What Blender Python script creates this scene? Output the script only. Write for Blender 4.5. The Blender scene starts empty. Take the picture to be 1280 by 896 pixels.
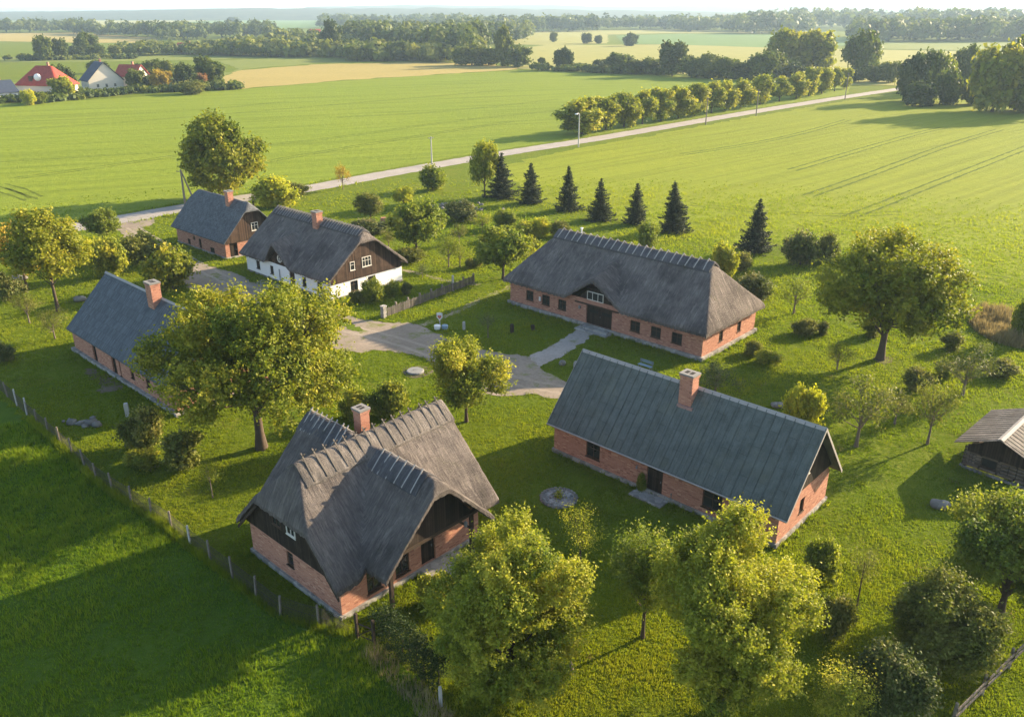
import bpy, math, random
import numpy as np
from mathutils import Vector, Matrix

S = bpy.context.scene
COL = S.collection
rng = np.random.default_rng(7)
random.seed(7)

# ------------------------------------------------------------------ survey
F_, CX, CY, YH, CAMH = 1030.0, 640.0, 448.0, 14.0, 30.0
PITCH = math.atan((CY - YH) / F_)
ANG = math.radians(-42.7)                      # the farmstead grid


def W(px, py, z=0.0):
    """surveyed ground point"""
    a, b = (px - CX) / F_, -(py - CY) / F_
    dy = math.cos(PITCH) + b * math.sin(PITCH)
    dz = -math.sin(PITCH) + b * math.cos(PITCH)
    t = (z - CAMH) / dz
    return np.array([a * t, dy * t])


def pix(x, y, z):
    rz = z - CAMH
    fwd = y * math.cos(PITCH) - rz * math.sin(PITCH)
    up = y * math.sin(PITCH) + rz * math.cos(PITCH)
    return CX + F_ * x / fwd, CY - F_ * up / fwd


def zat(x, y, py):
    lo, hi = -5.0, 80.0
    for _ in range(50):
        m = (lo + hi) / 2
        if pix(x, y, m)[1] > py:
            lo = m
        else:
            hi = m
    return lo


def dep(x, y, z=0.0):
    return y * math.cos(PITCH) - (z - CAMH) * math.sin(PITCH)


# ------------------------------------------------------------------ materials
class NT:
    def __init__(s, name):
        s.m = bpy.data.materials.new(name)
        s.m.use_nodes = True
        s.t = s.m.node_tree
        s.t.nodes.clear()
        s.out = s.t.nodes.new('ShaderNodeOutputMaterial')

    def n(s, typ, **kw):
        nd = s.t.nodes.new(typ)
        for k, v in kw.items():
            if k.startswith('i_'):
                nd.inputs[k[2:].replace('_', ' ')].default_value = v
            else:
                setattr(nd, k, v)
        return nd

    def l(s, a, b):
        s.t.links.new(a, b)

    def co(s, what='Object'):
        return s.n('ShaderNodeTexCoord').outputs[what]

    def noise(s, vec, scale, detail=4, rough=0.6, out='Fac', dim='3D'):
        nd = s.n('ShaderNodeTexNoise')
        nd.noise_dimensions = dim
        nd.inputs['Scale'].default_value = scale
        nd.inputs['Detail'].default_value = detail
        nd.inputs['Roughness'].default_value = rough
        if vec is not None:
            s.l(vec, nd.inputs['Vector'])
        return nd.outputs[out]

    def ramp(s, fac, stops, interp='LINEAR'):
        r = s.n('ShaderNodeValToRGB')
        cr = r.color_ramp
        cr.interpolation = interp
        while len(cr.elements) < len(stops):
            cr.elements.new(0.5)
        for e, (p, c) in zip(cr.elements, stops):
            e.position = p
            e.color = (*c, 1) if len(c) == 3 else c
        s.l(fac, r.inputs['Fac'])
        return r.outputs['Color']

    def mix(s, fac, a, b, mode='MIX'):
        nd = s.n('ShaderNodeMix', data_type='RGBA', blend_type=mode)
        for sock, v in ((nd.inputs[0], fac), (nd.inputs[6], a), (nd.inputs[7], b)):
            if hasattr(v, 'node'):
                s.l(v, sock)
            elif isinstance(v, (int, float)):
                sock.default_value = v
            else:
                sock.default_value = (*v, 1)
        return nd.outputs[2]

    def math(s, op, a, b=0.0, clamp=False):
        nd = s.n('ShaderNodeMath', operation=op, use_clamp=clamp)
        for sock, v in ((nd.inputs[0], a), (nd.inputs[1], b)):
            if hasattr(v, 'node'):
                s.l(v, sock)
            else:
                sock.default_value = v
        return nd.outputs[0]

    def mapping(s, vec, scale=(1, 1, 1), rot=(0, 0, 0)):
        nd = s.n('ShaderNodeMapping')
        nd.inputs['Scale'].default_value = scale
        nd.inputs['Rotation'].default_value = rot
        s.l(vec, nd.inputs['Vector'])
        return nd.outputs[0]

    def bump(s, h, strength=0.5, dist=0.05):
        b = s.n('ShaderNodeBump')
        b.inputs['Strength'].default_value = strength
        b.inputs['Distance'].default_value = dist
        s.l(h, b.inputs['Height'])
        return b.outputs[0]

    def finish(s, color, rough=0.9, normal=None, spec=0.2, metal=0.0):
        p = s.n('ShaderNodeBsdfPrincipled')
        if hasattr(color, 'node'):
            s.l(color, p.inputs['Base Color'])
        else:
            p.inputs['Base Color'].default_value = (*color, 1)
        if hasattr(rough, 'node'):
            s.l(rough, p.inputs['Roughness'])
        else:
            p.inputs['Roughness'].default_value = rough
        p.inputs['Specular IOR Level'].default_value = spec
        p.inputs['Metallic'].default_value = metal
        if normal is not None:
            s.l(normal, p.inputs['Normal'])
        s.l(p.outputs[0], s.out.inputs['Surface'])
        return s.m


def m_plain(name, c, rough=0.8, var=0.25, scale=3.0, spec=0.2):
    t = NT(name)
    v = t.co()
    f = t.noise(v, scale, 5)
    g = t.noise(v, scale * 9, 3)
    col = t.mix(f, tuple(x * (1 - var) for x in c), tuple(x * (1 + var) for x in c))
    col = t.mix(t.math('MULTIPLY', g, 0.35), col, tuple(x * 0.5 for x in c))
    return t.finish(col, rough, t.bump(g, 0.3, 0.02), spec)


def m_brick(name, base=(0.44, 0.165, 0.10), hi=(0.57, 0.265, 0.165), lo=(0.27, 0.09, 0.055)):
    t = NT(name)
    uv = t.co('UV')
    b = t.n('ShaderNodeTexBrick')
    b.offset = 0.5
    b.inputs['Scale'].default_value = 1.0
    b.inputs['Brick Width'].default_value = 0.27
    b.inputs['Row Height'].default_value = 0.085
    b.inputs['Mortar Size'].default_value = 0.015
    b.inputs['Mortar Smooth'].default_value = 0.2
    b.inputs['Bias'].default_value = -0.1
    b.inputs['Color1'].default_value = (*hi, 1)
    b.inputs['Color2'].default_value = (*lo, 1)
    b.inputs['Mortar'].default_value = (0.42, 0.34, 0.27, 1)
    t.l(uv, b.inputs['Vector'])
    n1 = t.noise(uv, 0.7, 6, 0.7)
    n2 = t.noise(uv, 9, 4)
    col = t.mix(0.35, b.outputs['Color'], base)
    col = t.mix(t.ramp(n1, [(0.38, (0, 0, 0)), (0.7, (0.6, 0.6, 0.6))]), col, (0.45, 0.22, 0.15))
    col = t.mix(t.math('MULTIPLY', n2, 0.5), col, (0.17, 0.075, 0.05))
    wv = t.n('ShaderNodeTexWhiteNoise')
    wv.noise_dimensions = '2D'
    sc = t.mapping(uv, (1 / 0.27, 1 / 0.085, 1))
    fl = t.n('ShaderNodeVectorMath', operation='FLOOR')
    t.l(sc, fl.inputs[0])
    t.l(fl.outputs[0], wv.inputs['Vector'])
    odd = t.math('GREATER_THAN', wv.outputs['Value'], 0.94)
    col = t.mix(t.math('MULTIPLY', odd, 0.55), col, (0.14, 0.055, 0.045))
    pale = t.math('LESS_THAN', wv.outputs['Value'], 0.08)
    col = t.mix(t.math('MULTIPLY', pale, 0.5), col, (0.56, 0.33, 0.22))
    h = t.math('ADD', t.math('MULTIPLY', b.outputs['Fac'], -1.0), t.math('MULTIPLY', n2, 0.5))
    return t.finish(col, 0.92, t.bump(h, 0.5, 0.012), 0.15)


def m_thatch(name, a=(0.105, 0.091, 0.085), b=(0.29, 0.25, 0.22), dark=(0.045, 0.04, 0.039)):
    t = NT(name)
    uv = t.co('UV')
    f = t.noise(t.mapping(uv, (9, 0.9, 1)), 1.0, 6, 0.75)
    g = t.noise(t.mapping(uv, (24, 3.5, 1)), 1.0, 4, 0.7)
    big = t.noise(t.co(), 0.35, 5, 0.65)
    rows = t.noise(t.mapping(uv, (1.2, 7, 1)), 1.0, 4, 0.6)
    col = t.mix(t.ramp(f, [(0.3, (0, 0, 0)), (0.7, (1, 1, 1))]), a, b)
    col = t.mix(t.ramp(big, [(0.4, (0, 0, 0)), (0.68, (0.75, 0.75, 0.75))]), col, dark)
    col = t.mix(t.math('MULTIPLY', g, 0.55), col, dark)
    moss = t.noise(t.co(), 0.9, 7, 0.75)
    col = t.mix(t.ramp(moss, [(0.58, (0, 0, 0)), (0.72, (0.55, 0.55, 0.55))]), col, (0.10, 0.10, 0.055))
    pale = t.noise(t.mapping(uv, (2.5, 0.45, 1)), 1.0, 6, 0.75)
    col = t.mix(t.ramp(pale, [(0.52, (0, 0, 0)), (0.75, (0.6, 0.6, 0.6))]), col, tuple(x * 1.3 for x in b))
    h = t.math('ADD', f, t.math('ADD', t.math('MULTIPLY', g, 0.8), t.math('MULTIPLY', rows, 1.0)))
    return t.finish(col, 1.0, t.bump(h, 1.0, 0.13), 0.05)


def m_sheet(name, c=(0.07, 0.08, 0.072), wu=0.6, wv=2.0, var=0.28, rough=0.55):
    """weathered roof sheets: u along the eave, v down the slope"""
    t = NT(name)
    uv = t.co('UV')
    b = t.n('ShaderNodeTexBrick')
    b.offset = 0.37
    b.inputs['Scale'].default_value = 1.0
    b.inputs['Brick Width'].default_value = wv
    b.inputs['Row Height'].default_value = wu
    b.inputs['Mortar Size'].default_value = 0.016
    b.inputs['Color1'].default_value = (*[x * (1 - var * .6) for x in c], 1)
    b.inputs['Color2'].default_value = (*[x * (1 + var * .6) for x in c], 1)
    b.inputs['Mortar'].default_value = (*[x * 0.25 for x in c], 1)
    t.l(t.mapping(uv, (1, 1, 1), (0, 0, math.pi / 2)), b.inputs['Vector'])
    n1 = t.noise(uv, 1.1, 7, 0.72)
    n2 = t.noise(t.mapping(uv, (7, 1.0, 1)), 1.0, 5, 0.7)
    n3 = t.noise(uv, 14, 4, 0.7)
    col = t.mix(t.ramp(n1, [(0.35, (0, 0, 0)), (0.72, (0.8, 0.8, 0.8))]), b.outputs['Color'], tuple(x * 1.75 + 0.02 for x in c))
    col = t.mix(t.ramp(n2, [(0.45, (0, 0, 0)), (0.75, (0.7, 0.7, 0.7))]), col, tuple(x * 0.45 for x in c))
    col = t.mix(t.ramp(n3, [(0.48, (0, 0, 0)), (0.72, (0.6, 0.6, 0.6))]), col, (0.17, 0.17, 0.12))
    n5 = t.noise(uv, 0.45, 6, 0.7)
    col = t.mix(t.ramp(n5, [(0.5, (0, 0, 0)), (0.7, (0.55, 0.55, 0.55))]), col, (0.115, 0.12, 0.085))
    h = t.math('ADD', t.math('MULTIPLY', b.outputs['Fac'], -1.0), t.math('MULTIPLY', n3, 0.5))
    return t.finish(col, rough, t.bump(h, 0.5, 0.02), 0.15)


def m_shingle(name, c=(0.13, 0.135, 0.14), wu=0.16, wv=0.32, var=0.8):
    t = NT(name)
    uv = t.co('UV')
    b = t.n('ShaderNodeTexBrick')
    b.offset = 0.5
    b.inputs['Scale'].default_value = 1.0
    b.inputs['Brick Width'].default_value = wu
    b.inputs['Row Height'].default_value = wv
    b.inputs['Mortar Size'].default_value = 0.014
    b.inputs['Color1'].default_value = (*[x * (1 - var * .6) for x in c], 1)
    b.inputs['Color2'].default_value = (*[x * (1 + var * .6) for x in c], 1)
    b.inputs['Mortar'].default_value = (*[x * 0.25 for x in c], 1)
    t.l(uv, b.inputs['Vector'])
    n1 = t.noise(uv, 0.8, 6, 0.7)
    n2 = t.noise(t.mapping(uv, (9, 1.2, 1)), 1.0, 5, 0.7)
    col = t.mix(t.ramp(n2, [(0.35, (0, 0, 0)), (0.7, (0.8, 0.8, 0.8))]), b.outputs['Color'], tuple(x * 1.6 for x in c))
    col = t.mix(t.ramp(n1, [(0.42, (0, 0, 0)), (0.7, (0.6, 0.6, 0.6))]), col, tuple(x * 0.5 for x in c))
    h = t.math('ADD', t.math('MULTIPLY', b.outputs['Fac'], -1.0), n2)
    return t.finish(col, 0.75, t.bump(h, 0.7, 0.03), 0.25)


def m_plank(name, c=(0.05, 0.034, 0.024), w=0.17, var=0.6, horiz=False, rough=0.85):
    t = NT(name)
    uv = t.co('UV')
    if horiz:
        uv = t.mapping(uv, (1, 1, 1), (0, 0, math.pi / 2))
    sep = t.n('ShaderNodeSeparateXYZ')
    t.l(uv, sep.inputs[0])
    q = t.math('DIVIDE', sep.outputs[0], w)
    cell = t.math('FLOOR', q)
    fr = t.math('FRACT', q)
    wn = t.n('ShaderNodeTexWhiteNoise')
    wn.noise_dimensions = '1D'
    t.l(cell, wn.inputs['W'])
    col = t.mix(wn.outputs['Value'], tuple(x * (1 - var) for x in c), tuple(x * (1 + var) for x in c))
    g = t.noise(t.mapping(uv, (40, 1.6, 1)), 1.0, 5, 0.7)
    col = t.mix(t.math('MULTIPLY', g, 0.7), col, tuple(x * 0.45 for x in c))
    big = t.noise(uv, 0.9, 5)
    col = t.mix(t.ramp(big, [(0.5, (0, 0, 0)), (0.75, (0.5, 0.5, 0.5))]), col, tuple(x * 2.0 + 0.01 for x in c))
    seam = t.math('MAXIMUM', t.math('LESS_THAN', fr, 0.07), t.math('GREATER_THAN', fr, 0.95))
    col = t.mix(seam, col, tuple(x * 0.2 for x in c))
    h = t.math('SUBTRACT', t.math('MULTIPLY', g, 0.6), seam)
    return t.finish(col, rough, t.bump(h, 0.6, 0.02), 0.15)


def m_leaf(name, c0, c1, c2, trans=0.35, tw=(1.25, 1.3, 0.6)):
    t = NT(name)
    at = t.n('ShaderNodeAttribute', attribute_name='tint')
    col = t.ramp(at.outputs['Fac'], [(0.0, c0), (0.5, c1), (1.0, c2)])
    p = t.n('ShaderNodeBsdfPrincipled')
    t.l(col, p.inputs['Base Color'])
    p.inputs['Roughness'].default_value = 0.6
    p.inputs['Specular IOR Level'].default_value = 0.12
    tr = t.n('ShaderNodeBsdfTranslucent')
    t.l(t.mix(1.0, col, tw, 'MULTIPLY'), tr.inputs['Color'])
    mx = t.n('ShaderNodeMixShader')
    mx.inputs[0].default_value = trans
    t.l(p.outputs[0], mx.inputs[1])
    t.l(tr.outputs[0], mx.inputs[2])
    t.l(mx.outputs[0], t.out.inputs['Surface'])
    return t.m


def m_ground(name, a, b, c, s1=0.12, s2=2.2, s3=14.0, row=None, dry=None, bumpd=0.14, bs=0.8):
    t = NT(name)
    v = t.co()
    n1 = t.noise(v, s1, 6, 0.62)
    n2 = t.noise(v, s2, 6, 0.7)
    n3 = t.noise(v, s3, 4, 0.7)
    col = t.mix(t.ramp(n1, [(0.35, (0, 0, 0)), (0.65, (1, 1, 1))]), a, b)
    col = t.mix(t.ramp(n2, [(0.4, (0, 0, 0)), (0.7, (0.8, 0.8, 0.8))]), col, c)
    col = t.mix(t.math('MULTIPLY', n3, 0.5), col, tuple(x * 0.55 for x in a))
    h = t.math('ADD', n3, t.math('MULTIPLY', n2, 2.5))
    if row:
        ang, w = row
        mp = t.mapping(v, (1, 1, 1), (0, 0, -ang))
        st = t.noise(t.mapping(mp, (0.012, 1.0 / w, 1)), 1.0, 5, 0.75)
        col = t.mix(t.ramp(st, [(0.42, (0, 0, 0)), (0.68, (0.85, 0.85, 0.85))]), col, tuple(x * 0.62 for x in a))
        h = t.math('ADD', h, t.math('MULTIPLY', st, 2.0))
    if dry:
        n4 = t.noise(v, 0.3, 7, 0.7)
        col = t.mix(t.ramp(n4, [(0.56, (0, 0, 0)), (0.75, (0.75, 0.75, 0.75))]), col, dry)
    return t.finish(col, 1.0, t.bump(h, bs, bumpd), 0.05)


def m_gravel(name, a, b, grass=None, gs=0.52):
    t = NT(name)
    v = t.co()
    n1 = t.noise(v, 0.25, 6, 0.65)
    n2 = t.noise(v, 3.0, 6, 0.75)
    n3 = t.noise(v, 22, 4, 0.8)
    col = t.mix(t.ramp(n1, [(0.35, (0, 0, 0)), (0.65, (1, 1, 1))]), a, b)
    col = t.mix(t.ramp(n2, [(0.45, (0, 0, 0)), (0.75, (0.6, 0.6, 0.6))]), col, tuple(x * 0.55 for x in a))
    col = t.mix(t.math('MULTIPLY', n3, 0.4), col, tuple(x * 0.45 for x in a))
    if grass:
        n4 = t.noise(v, 0.42, 7, 0.72)
        col = t.mix(t.ramp(n4, [(gs, (0, 0, 0)), (gs + 0.1, (0.85, 0.85, 0.85))]), col, grass)
    h = t.math('ADD', n3, n2)
    return t.finish(col, 0.97, t.bump(h, 0.5, 0.03), 0.1)


def m_glass(name):
    t = NT(name)
    n = t.noise(t.co(), 2.0, 2)
    col = t.mix(n, (0.012, 0.014, 0.016), (0.03, 0.032, 0.034))
    return t.finish(col, 0.12, None, 0.6)


def m_stone(name, a=(0.3, 0.28, 0.25), scale=3.5):
    t = NT(name)
    v = t.co()
    vo = t.n('ShaderNodeTexVoronoi')
    vo.inputs['Scale'].default_value = scale
    t.l(v, vo.inputs['Vector'])
    n = t.noise(v, 6, 5, 0.7)
    sep = t.n('ShaderNodeSeparateColor')
    t.l(vo.outputs['Color'], sep.inputs[0])
    col = t.mix(sep.outputs[0], tuple(x * 0.6 for x in a), tuple(x * 1.35 for x in a))
    col = t.mix(t.math('MULTIPLY', n, 0.6), col, tuple(x * 0.5 for x in a))
    h = t.math('ADD', t.math('MULTIPLY', vo.outputs['Distance'], -1.5), n)
    return t.finish(col, 0.95, t.bump(h, 0.6, 0.04), 0.1)


def m_white(name, c=(0.82, 0.81, 0.79)):
    t = NT(name)
    uv = t.co('UV')
    n = t.noise(uv, 0.8, 6, 0.7)
    n2 = t.noise(uv, 7, 5, 0.7)
    col = t.mix(t.ramp(n, [(0.45, (0, 0, 0)), (0.75, (0.5, 0.5, 0.5))]), c, tuple(x * 0.86 for x in c))
    col = t.mix(t.math('MULTIPLY', n2, 0.15), col, (0.5, 0.47, 0.42))
    return t.finish(col, 0.9, t.bump(n2, 0.3, 0.02), 0.15)


M = {}
M['brick'] = m_brick('red_brick')
M['brick_old'] = m_brick('worn_brick', (0.42, 0.17, 0.11), (0.5, 0.25, 0.17), (0.3, 0.11, 0.07))
M['white'] = m_white('whitewash')
M['plinth'] = m_stone('plinth_stone', (0.33, 0.31, 0.28), 2.6)
M['stone'] = m_stone('field_stone', (0.24, 0.225, 0.2), 1.2)
M['pebble'] = m_stone('pebbles', (0.33, 0.31, 0.28), 5)
M['thatch'] = m_thatch('reed_thatch')
M['thatch_cap'] = m_thatch('thatch_ridge_heather', (0.13, 0.115, 0.105), (0.3, 0.265, 0.235), (0.065, 0.06, 0.057))
M['thatch_dark'] = m_thatch('thatch_ridge_dark', (0.085, 0.082, 0.086), (0.19, 0.18, 0.18), (0.05, 0.048, 0.05))
M['sheet'] = m_sheet('slate_blue_sheets')
M['shingle_a'] = m_shingle('grey_shingles', (0.075, 0.085, 0.095), 0.14, 0.7)
M['shingle_b'] = m_shingle('dark_shingles', (0.08, 0.085, 0.09), 0.26, 0.24)
M['wood'] = m_plank('dark_boards', (0.035, 0.025, 0.018))
M['wood_mid'] = m_plank('brown_boards', (0.07, 0.044, 0.03), 0.17)
M['wood_grey'] = m_plank('grey_planks', (0.165, 0.145, 0.125), 0.22, 0.45)
M['wood_log'] = m_plank('old_logs', (0.16, 0.125, 0.095), 0.26, 0.4, True)
M['timber'] = m_plain('dark_timber', (0.05, 0.035, 0.025))
M['batten'] = m_plain('weathered_batten', (0.34, 0.31, 0.28))
M['batten_dark'] = m_plain('old_batten', (0.11, 0.095, 0.08))
M['batten_mid'] = m_plain('grey_batten', (0.2, 0.19, 0.18))
M['frame_dark'] = m_plain('brown_frame', (0.07, 0.045, 0.03))
M['frame_white'] = m_plain('white_frame', (0.66, 0.62, 0.55))
M['glass'] = m_glass('window_glass')
M['dark'] = m_plain('dark_interior', (0.02, 0.017, 0.015))
M['concrete'] = m_plain('concrete', (0.22, 0.22, 0.21))
M['mortar_cap'] = m_plain('mortar_cap', (0.21, 0.2, 0.185))
M['metal'] = m_plain('dull_metal', (0.2, 0.2, 0.2), 0.5)
M['flash'] = m_plain('lead_flashing', (0.33, 0.2, 0.17), 0.6)
M['bark'] = m_plain('bark', (0.085, 0.062, 0.045), 0.95, 0.4, 6)
M['bark_pale'] = m_plain('pale_bark', (0.17, 0.135, 0.1), 0.95, 0.35, 6)
M['post'] = m_plain('post_wood', (0.2, 0.17, 0.135), 0.9, 0.35)
M['post_pale'] = m_plain('concrete_post', (0.45, 0.43, 0.4), 0.9, 0.25)
M['wire'] = m_plain('rusty_wire', (0.07, 0.06, 0.05), 0.6, 0.3)
M['red_tile'] = m_shingle('red_tiles', (0.30, 0.045, 0.03), 0.3, 0.35, 0.3)
M['blue_tile'] = m_shingle('blue_grey_tiles', (0.03, 0.042, 0.07), 0.3, 0.35, 0.3)
M['plaster'] = m_white('cream_plaster', (0.62, 0.56, 0.47))
M['sign_white'] = m_plain('white_paint', (0.75, 0.74, 0.72), 0.6, 0.1)
M['sign_red'] = m_plain('faded_red_paint', (0.5, 0.16, 0.13), 0.6, 0.2)
M['blue_paint'] = m_plain('pale_blue_paint', (0.22, 0.3, 0.36), 0.6, 0.2)
M['soil'] = m_gravel('garden_soil', (0.13, 0.10, 0.07), (0.18, 0.14, 0.1))

LAWN = ((0.114, 0.157, 0.012), (0.157, 0.184, 0.014), (0.084, 0.124, 0.01))
M['lawn'] = m_ground('meadow_grass', LAWN[0], LAWN[1], LAWN[2], 0.09, 1.3, 9.0, dry=(0.17, 0.15, 0.03))
M['crop'] = m_ground('cereal_crop', (0.188, 0.245, 0.024), (0.222, 0.265, 0.026), (0.15, 0.212, 0.022), 0.02, 0.5, 4.0, row=(math.radians(22), 4.0))
M['crop_right'] = m_ground('young_cereal', (0.215, 0.255, 0.022), (0.245, 0.27, 0.022), (0.175, 0.22, 0.02), 0.03, 0.5, 4.0, row=(math.radians(42), 2.6))
M['pasture'] = m_ground('lush_pasture', (0.07, 0.125, 0.012), (0.10, 0.15, 0.014), (0.05, 0.10, 0.01), 0.12, 1.2, 8.0)
M['stubble'] = m_ground('ripe_meadow', (0.34, 0.27, 0.09), (0.38, 0.3, 0.1), (0.26, 0.23, 0.07), 0.02, 0.4, 3.0)
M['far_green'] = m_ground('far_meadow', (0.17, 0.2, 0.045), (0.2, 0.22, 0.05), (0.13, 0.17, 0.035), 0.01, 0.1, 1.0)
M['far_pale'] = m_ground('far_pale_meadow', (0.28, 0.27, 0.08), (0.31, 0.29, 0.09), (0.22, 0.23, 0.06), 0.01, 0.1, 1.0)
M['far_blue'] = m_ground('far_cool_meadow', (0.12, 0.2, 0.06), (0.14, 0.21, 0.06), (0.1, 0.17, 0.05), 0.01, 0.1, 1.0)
M['track'] = m_ground('tyre_track', (0.085, 0.12, 0.016), (0.15, 0.18, 0.02), (0.075, 0.1, 0.014), 0.3, 1, 8)
M['road'] = m_gravel('road_surface', (0.31, 0.28, 0.25), (0.38, 0.345, 0.305))
M['drive'] = m_gravel('gravel_drive', (0.24, 0.195, 0.148), (0.335, 0.275, 0.21), (0.13, 0.15, 0.025), 0.53)
M['rut'] = m_gravel('wheel_rut_gravel', (0.3, 0.25, 0.19), (0.36, 0.3, 0.23))
M['path'] = m_gravel('gravel_path', (0.32, 0.28, 0.24), (0.4, 0.35, 0.3), (0.12, 0.14, 0.02), 0.6)
M['wornpath'] = m_gravel('worn_path', (0.3, 0.25, 0.16), (0.36, 0.29, 0.19), (0.12, 0.15, 0.02), 0.5)
M['hill'] = m_ground('wooded_hill', (0.03, 0.042, 0.022), (0.04, 0.055, 0.025), (0.075, 0.085, 0.035), 0.003, 0.02, 0.2)

M['blade'] = m_leaf('grass_blades', (0.093, 0.15, 0.009), (0.166, 0.21, 0.013), (0.262, 0.268, 0.024), 0.5)
M['blade_pasture'] = m_leaf('pasture_blades', (0.065, 0.14, 0.008), (0.135, 0.21, 0.012), (0.25, 0.29, 0.024), 0.5)
M['blade_dry'] = m_leaf('dry_grass_blades', (0.16, 0.13, 0.05), (0.27, 0.22, 0.1), (0.38, 0.32, 0.17), 0.3, (1.1, 1.05, 0.9))
M['leaf_lime'] = m_leaf('lime_leaves', (0.105, 0.145, 0.016), (0.27, 0.28, 0.028), (0.48, 0.42, 0.055), 0.36)
M['leaf_oak'] = m_leaf('oak_leaves', (0.08, 0.115, 0.012), (0.2, 0.215, 0.021), (0.38, 0.32, 0.034), 0.36)
M['leaf_green'] = m_leaf('green_leaves', (0.08, 0.12, 0.018), (0.175, 0.21, 0.026), (0.3, 0.29, 0.042), 0.38)
M['leaf_olive'] = m_leaf('olive_leaves', (0.0747, 0.0943, 0.0207), (0.1495, 0.1610, 0.0287), (0.2645, 0.2415, 0.0690), 0.33)
M['leaf_dark'] = m_leaf('dark_leaves', (0.05, 0.07, 0.02), (0.1, 0.12, 0.03), (0.23, 0.2, 0.085), 0.25)
M['leaf_yellow'] = m_leaf('yellow_leaves', (0.2028, 0.2366, 0.0203), (0.3718, 0.3718, 0.0304), (0.5746, 0.4901, 0.0507), 0.4)
M['leaf_gold'] = m_leaf('golden_leaves', (0.2093, 0.1495, 0.0224), (0.3289, 0.2392, 0.0329), (0.4784, 0.3289, 0.0448), 0.4)
M['leaf_rust'] = m_leaf('rust_leaves', (0.1943, 0.1046, 0.0448), (0.2691, 0.1346, 0.0598), (0.3289, 0.1943, 0.0747), 0.3)
M['leaf_hedge'] = m_leaf('hedge_leaves', (0.018, 0.034, 0.010), (0.034, 0.056, 0.014), (0.07, 0.09, 0.022), 0.2)
M['needle'] = m_leaf('spruce_needles', (0.018, 0.029, 0.016), (0.035, 0.05, 0.024), (0.12, 0.115, 0.04), 0.18)
M['leaf_far'] = m_leaf('far_leaves', (0.05, 0.078, 0.016), (0.1, 0.13, 0.022), (0.17, 0.18, 0.032), 0.3)
M['leaf_fardark'] = m_leaf('far_dark_leaves', (0.03, 0.052, 0.016), (0.06, 0.085, 0.02), (0.11, 0.125, 0.028), 0.25)
M['leaf_farpale'] = m_leaf('far_pale_leaves', (0.075, 0.1, 0.02), (0.135, 0.155, 0.028), (0.2, 0.2, 0.04), 0.3)


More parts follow.
